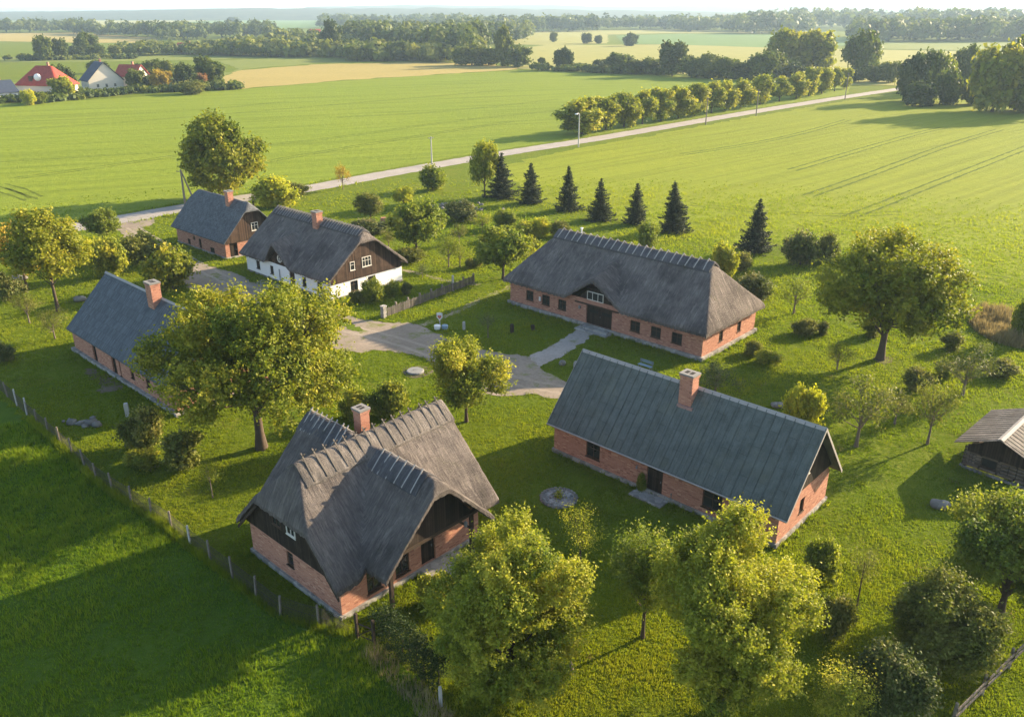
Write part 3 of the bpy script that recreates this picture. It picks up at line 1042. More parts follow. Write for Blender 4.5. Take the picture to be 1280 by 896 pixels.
def battens(roof, axis, c, s0, s1, zr, slope, n, reach, mat, w=0.07, over=0.0, cross=False, seed=0, lift=0.19):
    """wooden riders lying over the ridge, each a piece of its own"""
    rr = np.random.default_rng(seed)
    mbb = MB()
    for sg in (-1, 1):
        y0, y1 = -over * sg, reach * sg
        th = 0.07
        pts = [(-w / 2, y0, over * slope), (w / 2, y0, over * slope), (w / 2, y1, -reach * slope), (-w / 2, y1, -reach * slope)]
        if sg > 0:
            off = w * 0.55 if over else 0
        else:
            off = -w * 0.55 if over else 0
        pts = [(p[0] + off, p[1], p[2]) for p in pts]
        up = [(p[0], p[1], p[2] + th) for p in pts]
        if sg < 0:
            pts, up = pts[::-1], up[::-1]
        mbb.face(up)
        mbb.face(pts[::-1])
        for i in range(4):
            j = (i + 1) % 4
            mbb.face([up[i], pts[i], pts[j], up[j]])
    me = mbb.mesh('ridge_batten', M[mat])
    for i in range(n):
        s = s0 + (s1 - s0) * (i + 0.5) / n + rr.normal(0, 0.05)
        o = put('ridge_batten', me, roof)
        o.location = (s, c, zr + lift) if axis == 'x' else (c, s, zr + lift)
        o.rotation_euler.z = (0 if axis == 'x' else math.pi / 2) + rr.normal(0, 0.06)


def gable_boards(parent, axis, at, pts, mat, t=0.07, name='gable_boards', sign=1):
    """boarded panel; pts (s,z) ccw seen from outside; axis 'x': panel in the plane x=at facing sign*x"""
    mb = MB()
    if axis == 'x':
        poly = [(at, s, z) for s, z in pts]
        if sign < 0:
            poly = poly[::-1]
        mb.prism(poly, (t * sign, 0, 0))
    else:
        poly = [(s, at, z) for s, z in pts]
        if sign > 0:
            poly = poly[::-1]
        mb.prism(poly, (0, t * sign, 0))
    return mb.build(name, mat, parent)


def corners(L, Wd):
    return {'front': ((0, 0), (L, 0)), 'right': ((L, 0), (L, Wd)), 'back': ((L, Wd), (0, Wd)), 'left': ((0, Wd), (0, 0))}


def house_shell(root, L, Wd, zt, mat, holes, zb=0.0, gables=None):
    """walls with real openings; gables {side: (peak z)} adds the masonry triangle"""
    c = corners(L, Wd)
    mb = MB()
    for side, (a, b) in c.items():
        wall_run(mb, a, b, zb, zt, [h for h in holes.get(side, [])])
    for side, zp in (gables or {}).items():
        a, b = c[side]
        m = ((a[0] + b[0]) / 2, (a[1] + b[1]) / 2)
        mb.face([(*a, zt), (*b, zt), (*m, zp)])
    return mb.build('wall', mat, root)


# ------------------------------------------------------------------ HOUSE: long thatched farmhouse
def long_thatched():
    L, Wd = 24.2, 10.2
    root = empty('thatched_farmhouse', W(638, 379), ANG, 'long red brick farmhouse under a hipped grey thatched roof with an eyebrow dormer', 'house')
    wins = [(2.35, 3.4, 1.0, 2.1), (4.6, 5.7, 1.0, 2.1), (6.85, 7.95, 1.0, 2.1), (16.1, 17.25, .95, 2.05), (18.5, 19.65, .95, 2.05), (20.85, 22.0, .95, 2.05)]
    dr = (10.6, 13.85, 0.32, 2.35)
    gw = [(3.0, 3.75, 1.0, 2.0), (6.5, 7.25, 1.0, 2.0)]
    house_shell(root, L, Wd, 2.95, M['brick'], {'front': wins + [dr], 'right': gw})
    plinth(root, L, Wd, 0.38, 0.25)
    c = corners(L, Wd)
    for h in wins:
        window(root, *c['front'], h, M['frame_dark'])
    for h in gw:
        window(root, *c['right'], h, M['frame_dark'])
    door(root, *c['front'], dr, M['wood'], 0.2, True, glass=True)
    zr, ze, ov = 7.9, 3.05, 0.6
    sl = (zr - ze) / (Wd / 2 + ov)

    def zf(X, Y):
        zm = smin(ze + sl * (Y + ov), ze + sl * (Wd + ov - Y), 0.2)
        zm = smin(zm, ze + 1.36 * (X + ov), 0.35)
        zm = smin(zm, ze + 1.5 * (L + ov - X), 0.35)
        da = np.sqrt((X - 11.7) ** 2 + 0.1) - 0.3
        cr = 5.4 + 0.3 * (Y + ov) - 0.72 * da
        cr = np.where(Y > 5, -5, cr)
        return smax(zm, cr, 0.16)
    roof = hf_roof('roof', zf, [(-ov, L + ov, -ov, Wd + ov)], 0.45, M['thatch'], root, 0.15, 0.035, 3)
    ridge_cap(roof, 'x', Wd / 2, 2.6, 21.9, zr, sl, 1.0, mat='thatch_dark', seed=4)
    battens(roof, 'x', Wd / 2, 2.9, 21.6, zr, sl, 21, 1.02, 'batten', 0.1, seed=5, lift=.24)
    # boarded dormer front with three panes
    gable_boards(root, 'y', 0.04, [(8.9, 2.46), (14.6, 2.46), (12.5, 4.05), (11.7, 4.4), (10.9, 4.05)], M['wood'], 0.08, 'dormer_boards', -1)
    window(root, (0, 0), (L, 0), (10.7, 12.75, 2.95, 3.85), M['frame_white'], -0.05, (2, 0), sill=False)
    lm = MB()
    lm.box(9.2, 14.7, -0.12, -0.045, 2.36, 2.5)
    lm.build('lintel', M['timber'], root)
    st = MB()
    st.box(10.3, 14.2, -1.5, -0.27, 0.0, 0.16)
    st.box(10.5, 14.0, -1.0, -0.262, 0.16, 0.31)
    st.build('door_step', M['plinth'], root)
    lp = MB()
    lp.box(9.72, 9.9, -0.2, -0.02, 1.75, 2.05)
    lp.build('wall_lamp', M['metal'], root)
    bx = MB()
    bx.box(4.25, 4.45, -0.1, -0.005, 1.3, 1.75)
    bx.build('meter_box', M['sign_white'], root)
    vt = MB()
    vt.tube([(4.4, 6.8, 6.2), (4.4, 6.8, 8.0)], [0.09, 0.09], 8)
    vt.tube([(4.4, 6.8, 8.0), (4.4, 6.8, 8.1)], [0.2, 0.05], 8)
    vt.build('vent_pipe', M['sign_white'], roof)


# ------------------------------------------------------------------ HOUSE: slate-blue sheet roof
def slate_house():
    L, Wd = 17.5, 7.1
    root = empty('brick_farmhouse', W(692.5, 564), ANG, 'red brick cottage with a steep slate blue sheet roof beside the round flower bed', 'house')
    wins = [(2.95, 4.15, .8, 2.0), (12.35, 13.75, .72, 1.95)]
    dr = (8.1, 9.35, 0.1, 2.05)
    gw = [(2.9, 3.55, 1.0, 2.0)]
    house_shell(root, L, Wd, 2.35, M['brick'], {'front': wins + [dr], 'right': gw}, gables={'left': 6.5, 'right': 6.5})
    plinth(root, L, Wd, 0.3, 0.12)
    c = corners(L, Wd)
    for h in wins:
        window(root, *c['front'], h, M['frame_dark'])
    window(root, *c['right'], gw[0], M['frame_dark'], mull=(0, 0))
    door(root, *c['front'], dr, M['wood'], 0.15)
    zr, ov = 7.0, 0.4
    ze = 2.42
    sl = (zr - ze) / (Wd / 2 + ov)
    x0, x1 = -0.35, 18.15
    mb = MB()
    t = 0.12
    yb, yt, ym = -ov, Wd + ov, Wd / 2
    for sg in (0, 1):
        y = yb if sg == 0 else yt
        a = [(x0, y, ze), (x1, y, ze), (x1, ym, zr), (x0, ym, zr)]
        if sg:
            a = a[::-1]
        mb.face(a)
        mb.face([(p[0], p[1], p[2] - t) for p in a][::-1])
        mb.face([(x0, y, ze - t), (x1, y, ze - t), (x1, y, ze), (x0, y, ze)])
        for x in (x0, x1):
            mb.face([(x, y, ze - t), (x, ym, zr - t), (x, ym, zr), (x, y, ze)])
    # standing seams with staggered ends
    rr = np.random.default_rng(3)
    nse = int((x1 - x0) / 0.62)
    for sg in (0, 1):
        for i in range(nse + 1):
            x = x0 + 0.03 + (x1 - x0 - .06) * i / nse + rr.normal(0, 0.008)
            s0 = 0.0
            for s1 in (0.5 + rr.uniform(-.06, .06), 1.0):
                ya = (yb + (ym - yb) * s0) if sg == 0 else (yt - (yt - ym) * s0)
                yc = (yb + (ym - yb) * s1) if sg == 0 else (yt - (yt - ym) * s1)
                za, zc = ze + (zr - ze) * s0, ze + (zr - ze) * s1
                w, hh = 0.028, 0.055
                p = [(x - w, ya, za), (x + w, ya, za), (x + w, yc, zc), (x - w, yc, zc)]
                q = [(a, b, d + hh) for a, b, d in p]
                mb.face(q if sg == 0 else q[::-1])
                for k in (1, 3):
                    j = (k + 1) % 4
                    mb.face([q[k], p[k], p[j], q[j]])
                mb.face([p[0], p[1], q[1], q[0]])
                s0 = s1
    roof = mb.build('roof', M['sheet'], root)
    rc = MB()
    for sg in (-1, 1):
        yo = ym + 0.17 * sg
        a = [(x0 - .02, yo, zr - 0.17 * sl + .045), (x1 + .02, yo, zr - 0.17 * sl + .045), (x1 + .02, ym, zr + .06), (x0 - .02, ym, zr + .06)]
        rc.face(a if sg < 0 else a[::-1])
    rc.build('ridge_cap', M['batten'], roof)
    for x in (x0 - 0.03, x1 + 0.005):
        bb = MB()
        for y in (yb, yt):
            bb.face([(x, y, ze - .2), (x, ym, zr - .2), (x, ym, zr + .03), (x, y, ze + .03)])
            bb.face([(x + .025, y, ze - .2), (x + .025, y, ze + .03), (x + .025, ym, zr + .03), (x + .025, ym, zr - .2)])
            bb.face([(x, y, ze + .03), (x, ym, zr + .03), (x + .025, ym, zr + .03), (x + .025, y, ze + .03)])
        bb.build('bargeboard', M['batten'], roof)
    gt = MB()
    gt.tube([(x0, yb - .07, ze - .06), (x1, yb - .07, ze - .08)], [.06, .06], 7)
    gt.build('gutter', M['batten'], roof)
    chimney(roof, 9.0, 2.95, 5.6, 8.0, 0.95, 0.8)
    fl = MB()
    fl.box(8.52, 9.68, 2.4, 2.55, ze + sl * 2.72, ze + sl * 2.95 + .03)
    fl.build('flashing', M['flash'], roof)
    zb = 2.85
    k = (zb - ze + .1) / sl - ov
    gable_boards(root, 'x', L + 0.09, [(k, zb), (Wd - k, zb), (Wd / 2, 6.83)], M['wood'], 0.085, sign=1)
    gable_boards(root, 'x', -0.09, [(k, zb), (Wd - k, zb), (Wd / 2, 6.83)], M['wood'], 0.085, sign=-1)
    window(root, (L + .09, 0), (L + .09, Wd), (2.75, 3.3, 3.85, 5.05), M['frame_white'], -0.02, (0, 1), sill=True)
    st = MB()
    st.box(7.5, 10.0, -1.15, -0.13, 0, 0.12)
    st.build('door_step', M['plinth'], root)
    lp = MB()
    lp.tube([(7.4, -.05, 1.75), (7.4, -.2, 1.8), (7.4, -.22, 1.6)], [.03, .03, .09], 8)
    lp.build('wall_lamp', M['metal'], root)
    tp = MB()
    tp.tube([(10.2, -.2, .3), (10.2, -.2, .8), (10.2, -.32, .8)], [.03, .03, .03], 6)
    tp.build('water_tap', M['metal'], root)


# ------------------------------------------------------------------ HOUSE: white thatched cottage
def white_house():
    L, Wd = 17.6, 10.3
    root = empty('whitewashed_cottage', W(310, 338), ANG, 'whitewashed cottage under grey thatch with a dark boarded gable and a brick chimney', 'house')
    wins = [(2.2, 3.05, .75, 1.8), (5.3, 6.05, .7, 1.75), (12.05, 12.85, .6, 1.75), (15.0, 15.95, .75, 1.8)]
    dr = (9.45, 10.55, 0.15, 2.0)
    gw = [(2.7, 3.75, .45, 1.65), (5.2, 6.35, .65, 1.66)]
    house_shell(root, L, Wd, 2.2, M['white'], {'front': wins + [dr], 'right': gw}, gables={'left': 6.4})
    plinth(root, L, Wd, 0.22, 0.06)
    c = corners(L, Wd)
    for h in wins:
        window(root, *c['front'], h, M['frame_dark'])
    for h in gw:
        window(root, *c['right'], h, M['frame_dark'])
    door(root, *c['front'], dr, M['wood_mid'], 0.14)
    zr, ze, ov = 7.2, 2.55, 0.6
    sl = (zr - ze) / (Wd / 2 + ov)
    x0, x1 = -0.55, 18.1

    def zf(X, Y):
        zm = smin(ze + sl * (Y + ov), ze + sl * (Wd + ov - Y), 0.15)
        zm = smin(zm, 6.3 + 1.3 * (x1 - X), 0.2)
        zm = smin(zm, 6.3 + 1.3 * (X - x0), 0.2)
        da = X - 7.1
        dd = np.where(da < 0, 1.3 * np.sqrt(da * da + .03), 0.75 * np.sqrt(da * da + .03) + 0.02 * da * da)
        cr = 4.9 + 0.2 * (Y + ov) - dd + 0.2
        cr = np.where(Y > 5, -5, cr)
        return smax(zm, cr, 0.18)
    roof = hf_roof('roof', zf, [(x0, x1, -ov, Wd + ov)], 0.4, M['thatch'], root, 0.16, 0.03, 13)
    ridge_cap(roof, 'x', Wd / 2, x0 + .5, x1 - .5, zr, sl, 0.9, mat='thatch_dark', seed=14)
    battens(roof, 'x', Wd / 2, x0 + .7, x1 - .7, zr, sl, 34, 1.0, 'batten_mid', 0.1, seed=15, lift=.26)
    chimney(roof, 9.75, 4.35, 5.8, 8.2, 0.95, 0.85)
    k = 0.25
    gable_boards(root, 'x', L + 0.1, [(0.1, 1.85), (Wd - .1, 1.85), (Wd - .05, 2.4), (6.45, 5.95), (3.85, 5.95), (.05, 2.4)], M['wood_mid'], 0.095, sign=1)
    window(root, (L + .1, 0), (L + .1, Wd), (4.45, 5.75, 3.0, 4.15), M['frame_white'], -0.02, (2, 1))
    window(root, (L + .1, 0), (L + .1, Wd), (2.75, 3.4, 2.95, 3.95), M['frame_white'], -0.02, (0, 1))
    gable_boards(root, 'y', 0.03, [(5.0, 2.2), (11.2, 2.2), (9.8, 3.05), (7.3, 3.75), (6.8, 3.7)], M['wood_mid'], 0.07, 'dormer_boards', -1)
    # round dormer window with a white surround
    rb = MB()
    n = 16
    cxr, czr, ro, ri = 7.75, 3.0, 0.46, 0.33
    for i in range(n):
        a0, a1 = 2 * math.pi * i / n, 2 * math.pi * (i + 1) / n
        p = lambda r, a, y: (cxr + r * math.cos(a), y, czr + r * math.sin(a))
        rb.face([p(ri, a0, -.1), p(ro, a0, -.1), p(ro, a1, -.1), p(ri, a1, -.1)])
        rb.face([p(ro, a0, -.1), p(ro, a0, -.041), p(ro, a1, -.041), p(ro, a1, -.1)])
        rb.face([p(ri, a1, -.1), p(ri, a1, -.041), p(ri, a0, -.041), p(ri, a0, -.1)])
    rb.box(cxr - .025, cxr + .025, -.085, -.05, czr - ri, czr + ri)
    rb.box(cxr - ri, cxr + ri, -.08, -.052, czr - .02, czr + .02)
    o = rb.build('window', M['frame_white'], root)
    gp = MB()
    gp.face([(cxr + ri * math.cos(2 * math.pi * i / n), -.046, czr + ri * math.sin(2 * math.pi * i / n)) for i in range(n)])
    gp.build('pane', M['glass'], o)
    dp = MB()
    dp.tube([(7.5, -.12, .1), (7.5, -.12, 1.7)], [.05, .05], 6)
    dp.build('drainpipe', M['metal'], root)


# ------------------------------------------------------------------ HOUSE: brick barn with shingles behind
def shingle_barn():
    L, Wd = 13.2, 8.0
    root = empty('brick_outbuilding', W(223, 302.5), ANG, 'brick outbuilding with a dark shingled roof and brown boarded gable next to the road', 'outbuilding')
    ops = [(2.9, 3.7, .25, 1.05), (6.1, 6.8, .3, 1.6), (4.6, 5.2, 1.1, 1.7), (9.0, 10.2, .2, .95)]
    dr = (0.6, 1.75, 0.05, 2.0)
    house_shell(root, L, Wd, 2.3, M['brick_old'], {'front': ops, 'right': [dr]}, gables={'left': 6.6})
    plinth(root, L, Wd, 0.25, 0.08)
    c = corners(L, Wd)
    for h in ops:
        window(root, *c['front'], h, M['frame_dark'], mull=(1, 0), sill=False)
    door(root, *c['right'], dr, M['wood'], 0.15)
    zr, ze, ov = 7.0, 2.35, 0.5
    sl = (zr - ze) / (Wd / 2 + ov)
    x0, x1 = -0.5, L + .75

    def zf(X, Y):
        zm = smin(ze + sl * (Y + ov), ze + sl * (Wd + ov - Y), 0.06)
        zm = smin(zm, 5.95 + 1.3 * (x1 - X), 0.06)
        return smin(zm, 5.95 + 1.3 * (X - x0), 0.06)
    roof = hf_roof('roof', zf, [(x0, x1, -ov, Wd + ov)], 0.16, M['shingle_b'], root, 0.2, 0.03, 23, 0.1, 0.02)
    chimney(roof, 9.6, 3.4, 5.6, 7.95, 0.85, 0.8)
    gable_boards(root, 'x', L + .1, [(.05, 2.0), (Wd - .05, 2.0), (Wd - .05, 2.5), (5.0, 5.75), (3.0, 5.75), (.05, 2.5)], M['wood_mid'], 0.095, sign=1)
    window(root, (L + .1, 0), (L + .1, Wd), (4.0, 5.0, 3.1, 4.2), M['frame_white'], -0.02, (1, 1))


# ------------------------------------------------------------------ HOUSE: left long grey roof
def grey_house():
    L, Wd = 20.4, 8.3
    root = empty('brick_farmhouse', W(95, 438), ANG, 'long red brick house with a grey shingled roof half hidden behind the big spreading tree', 'house')
    doors = [(4.45, 5.25, .2, 2.0), (8.5, 9.4, .2, 2.0)]
    wins = [(12.3, 12.95, .9, 2.0), (10.05, 10.3, .4, 1.95), (15.2, 16.0, .9, 2.0)]
    gw = [(2.2, 3.0, .9, 1.9), (5.3, 6.1, .9, 1.9)]
    house_shell(root, L, Wd, 2.4, M['brick'], {'front': doors + wins, 'right': gw}, gables={'left': 6.45, 'right': 6.45})
    plinth(root, L, Wd, 0.32, 0.3)
    c = corners(L, Wd)
    for h in doors:
        door(root, *c['front'], h, M['wood'], 0.15)
    for h in wins:
        window(root, *c['front'], h, M['frame_dark'], mull=(0 if h[1] - h[0] < .4 else 1, 1))
    for h in gw:
        window(root, *c['right'], h, M['frame_dark'])
    zr, ze, ov = 6.9, 2.4, 0.4
    sl = (zr - ze) / (Wd / 2 + ov)
    x0, x1 = -.05, L + .5

    def zf(X, Y):
        return np.minimum(ze + sl * (Y + ov), ze + sl * (Wd + ov - Y)) + 0 * X
    roof = hf_roof('roof', zf, [(x0, x1, -ov, Wd / 2), (x0, x1, Wd / 2, Wd + ov)], 0.15, M['shingle_a'], root, 0.25, 0.03, 33, 0.1, 0.02)
    rc = MB()
    for sg in (-1, 1):
        yo = Wd / 2 + 0.16 * sg
        a = [(x0 - .02, yo, zr - .16 * sl + .08), (x1 + .02, yo, zr - .16 * sl + .08), (x1 + .02, Wd / 2, zr + .09), (x0 - .02, Wd / 2, zr + .09)]
        rc.face(a if sg < 0 else a[::-1])
    rc.build('ridge_cap', M['batten'], roof)
    chimney(roof, 11.0, 3.7, 5.5, 8.3, 1.1, 0.85)


# ------------------------------------------------------------------ HOUSE: cross-gabled thatch in front
def cross_house():
    A, B = 8.8, 10.3                       # a: front wall length, b: depth of right wall
    root = empty('thatched_cottage', W(317.5, 690), ANG, 'brick cottage with steep crossed thatched gables and a timber porch nearest the wire fence', 'house')
    rw = [(1.75, 2.75, .6, 2.05), (3.75, 4.75, .6, 2.15)]
    dr = (5.65, 6.75, 0.3, 2.35)
    fw = [(3.8, 4.45, 1.1, 2.05)]
    house_shell(root, A, B, 2.6, M['brick'], {'front': fw, 'right': rw + [dr]}, gables={'back': 6.6})
    plinth(root, A, B, 0.3, 0.14)
    c = corners(A, B)
    window(root, *c['front'], fw[0], M['frame_dark'], mull=(0, 1))
    for h in rw:
        window(root, *c['right'], h, M['frame_dark'])
    door(root, *c['right'], dr, M['wood'], 0.15)
    zr = 7.45
    sl = 1.02
    y0, y1 = -0.55, 11.6
    wb, wz, wsl = 5.45, 7.05, 1.02
    pa = 11.0

    def zf(X, Y):
        zm = zr - sl * (np.sqrt((X - A / 2) ** 2 + 0.02) - 0.14)
        zm = smin(zm, 4.95 + 1.75 * (Y - y0), 0.14)
        zw = wz - wsl * (np.sqrt((Y - wb) ** 2 + 0.04) - 0.2) - 0.02 * (X - A / 2)
        zw = smin(zw, 6.5 + 1.1 * (pa - X), 0.25)
        return smax(zm, zw, 0.12)
    roof = hf_roof('roof', zf, [(-0.55, A + .55, y0, y1), (A / 2, pa, wb - 4.05, wb + 4.05), (-1.1, A / 2, wb - 3.9, wb + 3.9)], 0.42, M['thatch'], root, 0.14, 0.035, 43)
    ridge_cap(roof, 'y', A / 2, y0 + 1.3, y1, zr, sl, 1.15, seed=44, lift=0.12)
    battens(roof, 'y', A / 2, y0 + 1.6, y1 - .1, zr, sl, 15, 1.1, 'batten_dark', 0.085, 0.1, seed=45, lift=.27)
    ridge_cap(roof, 'x', wb, A / 2 + 1.3, pa - 1.0, wz - 0.08, wsl, 1.0, mat='thatch_dark', seed=46, lift=0.12)
    battens(roof, 'x', wb, A / 2 + 1.6, pa - 1.1, wz - 0.08, wsl, 6, 1.0, 'batten', 0.075, 0.0, seed=47, lift=.22)
    ridge_cap(roof, 'x', wb, -1.1, A / 2 - 1.2, wz, wsl, 1.0, mat='thatch_dark', seed=48, lift=0.12)
    battens(roof, 'x', wb, -1.0, A / 2 - 1.3, wz, wsl, 8, 1.0, 'batten', 0.075, 0.12, seed=49, lift=.22)
    chimney(roof, 2.2, 7.0, 4.6, 7.8, 0.72, 0.66)
    # front gable boards under the half hip
    s = lambda z: (zr - z) / sl
    z0, z1 = 2.28, 4.6
    gable_boards(root, 'y', -0.10, [(-.35, z0), (A + .35, z0), (A + .2, 2.5), (A / 2 + s(z1) - .35, z1 - .1), (A / 2 - s(z1) + .35, z1 - .1), (-.2, 2.5)], M['wood'], 0.09, sign=-1)
    for u in (2.95, 4.35):
        window(root, (0, -.10), (A, -.10), (u, u + .85, 3.5, 4.6), M['frame_white'] if u > 4 else M['frame_dark'], -0.02, (1, 1))
    for sg in (-1, 1):
        bg = MB()
        xa, xb = A / 2 + sg * 4.93, A / 2 + sg * 2.4
        za, zb_ = zr - sl * 4.93 - .47, zr - sl * 2.4 - .47
        p = [(xa, -.5, za - .2), (xb, -.5, zb_ - .2), (xb, -.5, zb_), (xa, -.5, za)]
        bg.prism(p if sg < 0 else p[::-1], (0, -.09, 0))
        bg.build('bargeboard', M['timber'], roof)
    # porch gable: boards, beam, posts, braces
    ga = 10.15
    gz = 3.3
    hw = (wz - .2 - gz - .5) / wsl
    gable_boards(root, 'x', ga, [(wb - hw - .1, gz), (wb + hw + .1, gz), (wb + .8, 6.0), (wb, 6.25), (wb - .8, 6.0)], M['wood'], 0.09, 'gable_boards', 1)
    be = MB()
    be.box(ga - .2, ga + .04, wb - hw - .5, wb + hw + .5, gz - .2, gz - .002)
    for b in (wb - hw + .05, wb + hw - .05):
        be.box(A + .001, ga - .2, b - .08, b + .08, gz - .2, gz - .02)
    be.build('porch_beam', M['timber'], root)
    for b in (wb - 3.05, wb + 3.05):
        pb = MB()
        pb.box(ga - .19, ga + .01, b - .1, b + .1, 0, gz - .2)
        pb.build('porch_post', M['timber'], root)
        br = MB()
        sg = 1 if b < wb else -1
        p = [(ga - .15, b + sg * .1, gz - 1.2), (ga - .15, b + sg * .1, gz - 1.0), (ga - .15, b + sg * .9, gz - .2), (ga - .15, b + sg * 1.1, gz - .2)]
        br.prism(p if sg < 0 else p[::-1], (.12, 0, 0))
        br.build('porch_brace', M['timber'], root)
    st = MB()
    st.box(A + .141, A + 1.9, 5.2, 8.3, 0, 0.14)
    st.box(A + .142, A + 1.1, 5.4, 7.4, 0.14, 0.28)
    st.build('door_step', M['plinth'], root)
    ln = MB()
    ln.tube([(ga - .1, wb + 2.6, gz - .2), (ga - .1, wb + 2.6, gz - .5)], [.015, .015], 5)
    ln.tube([(ga - .1, wb + 2.6, gz - .5), (ga - .1, wb + 2.6, gz - .55), (ga - .1, wb + 2.6, gz - .85)], [.05, .12, .09], 8)
    ln.build('porch_lantern', M['metal'], root)


# ------------------------------------------------------------------ log barn at the right edge
def log_barn():
    root = empty('log_shed', W(1206, 583), ANG + math.radians(-4), 'old log shed with a grey plank roof on a stone footing at the right edge', 'shed')
    A, B = 3.9, 6.0
    mb = MB()
    op = (0.9, 1.95, .45, 1.15)
    dr = (1.0, 1.9, 0.1, 1.5)
    c = corners(A, B)
    for side, hs in (('front', [op]), ('right', [dr]), ('back', []), ('left', [])):
        wall_run(mb, *c[side], 0.15, 1.75, hs, 0.15)
    mb.build('wall', M['wood_log'], root)
    for x, y in ((0, 0), (A, 0), (0, B), (A, B)):
        lg = MB()
        lg.box(x - .1, x + .1, y - .1, y + .1, .1, 1.8)
        lg.build('corner_post', M['wood_log'], root)
    lg, l2 = MB(), MB()
    for k in range(6):
        z = .28 + k * .26
        lg.tube([(-.25, -.02, z), (.55 if .3 < z < 1.2 else A + .25, -.02, z)], [.11, .11], 7)
        l2.tube([(A + .02, -.25, z), (A + .02, .8, z)], [.11, .11], 7)
        if .3 < z < 1.2:
            l2.tube([(2.2, -.02, z), (A + .25, -.02, z)], [.11, .11], 7)
    lg.build('log_courses', M['wood_log'], root)
    l2.build('log_courses', M['wood_log'], root)
    window(root, *c['front'], op, M['timber'], .1, (0, 0), 'hatch')
    door(root, *c['right'], dr, M['wood_grey'], .08)
    zr, ze = 3.15, 1.95
    hw = A / 2 + .85
    y0, y1 = -.75, B + .6
    rf = MB()
    for sg in (-1, 1):
        n = 30
        for i in range(n):
            a, b = y0 + (y1 - y0) * i / n + .008, y0 + (y1 - y0) * (i + 1) / n - .008
            dz = (i % 2) * .025
            xe = A / 2 + sg * hw
            p = [(xe, a, ze + dz), (xe, b, ze + dz), (A / 2, b, zr + dz), (A / 2, a, zr + dz)]
            if sg < 0:
                p = p[::-1]
            rf.prism(p, (0, 0, .05))
    o = rf.build('roof', M['wood_grey'], root)
    rc = MB()
    for sg in (-1, 1):
        a = [(A / 2, y0 - .03, zr + .1), (A / 2 + sg * .2, y0 - .03, zr + .01), (A / 2 + sg * .2, y1, zr + .01), (A / 2, y1, zr + .1)]
        rc.prism(a if sg > 0 else a[::-1], (0, 0, .03))
    rc.build('ridge_board', M['batten'], o)
    gable_boards(root, 'y', -.14, [(-.05, 1.35), (A + .05, 1.35), (A + .05, 1.8), (A / 2, 3.0), (-.05, 1.8)], M['wood'], .05, sign=-1)
    st = MB()
    rr = np.random.default_rng(5)
    for i in range(26):
        u = i / 25
        st.blob((u * A + rr.normal(0, .04), -.22 + rr.normal(0, .05), .06), (.16, .13, .13), i, 8, 5)
    for i in range(26):
        st.blob((A + .22 + rr.normal(0, .05), i / 25 * B, .06), (.13, .16, .13), 50 + i, 8, 5)
        st.blob((-.22 + rr.normal(0, .05), i / 25 * B, .06), (.13, .16, .13), 80 + i, 8, 5)
    st.build('stone_footing', M['stone'], root)


for f in (long_thatched, slate_house, white_house, shingle_barn, grey_house, cross_house, log_barn):
    f()


# ------------------------------------------------------------------ village far off
def village_house(px, py, L, Wd, zt, zr, rz, roofm, label, hip=True, wall='plaster', extra=None):
    p = W(px, py)
    root = empty('village_house', p, rz, label, 'house')
    wins = [(L * k - .55, L * k + .55, 1.0, 2.3) for k in (.14, .32, .5, .68, .86)]
    gw = [(Wd * k - .5, Wd * k + .5, 1.0, 2.3) for k in (.25, .5, .75)]
    house_shell(root, L, Wd, zt, M[wall], {'front': wins, 'right': gw}, gables=None if hip else {'left': zr - .3, 'right': zr - .3})
    c = corners(L, Wd)
    for h in wins:
        window(root, *c['front'], h, M['frame_white'], sill=False)
    for h in gw:
        window(root, *c['right'], h, M['frame_white'], sill=False)
    ov = .6
    ze = zt - .15
    sl = (zr - ze) / (Wd / 2 + ov)
    hs = 1.1 if hip else 1e3

    def zf(X, Y):
        zm = np.minimum(ze + sl * (Y + ov), ze + sl * (Wd + ov - Y))
        if hip:
            zm = np.minimum(zm, np.minimum(ze + hs * (X + ov), ze + hs * (L + ov - X)))
        return zm + 0 * X
    roof = hf_roof('roof', zf, [(-ov, L + ov, -ov, Wd + ov)], .2, M[roofm], root, .5, .0, 1, .05, 0)
    chimney(roof, L * .6, Wd / 2 + .3, zr - 1.2, zr + 1.0, .8, .6)
    return root, roof


r_, rf_ = village_house(24, 122, 17.5, 11, 4.6, 11.2, math.radians(-12), 'red_tile', 'big white house with a red hipped roof among gardens at the far left')
dm = MB()
dm.blob((9.0, .9, 7.2), (1.5, .9, 1.3), 3, 12, 8, .03)
dm.build('dormer', M['sign_white'], rf_)
dv = MB()
dv.box(5.2, 6.6, .6, 2.4, 5.4, 7.6)
dv.build('dormer', M['frame_dark'], rf_)
village_house(-6, 128, 8.0, 12, 3.2, 7.0, math.radians(48), 'blue_tile', 'small pale gabled annex in front of the red roofed house', False, 'white')
village_house(103, 111, 11.5, 13.5, 3.6, 10.8, math.radians(-50), 'blue_tile', 'cream house with a steep blue grey roof in the distant village', False)
village_house(146, 108, 10, 9, 4.2, 8.8, math.radians(-15), 'red_tile', 'small orange roofed house behind the blue grey roofed one', False)
for i, (px_, py_, mt, lb) in enumerate([(222, 68, 'plaster', 'tiny pale farm building on the hazy plain at the left'), (112, 27, 'white', 'tiny white building near the left horizon'), (388, 45, 'brick_old', 'tiny reddish hamlet house behind the woodland belt')]):
    village_house(px_, py_, 14, 9, 4, 8, .2 * i, 'red_tile' if i != 1 else 'blue_tile', lb, False, mt)


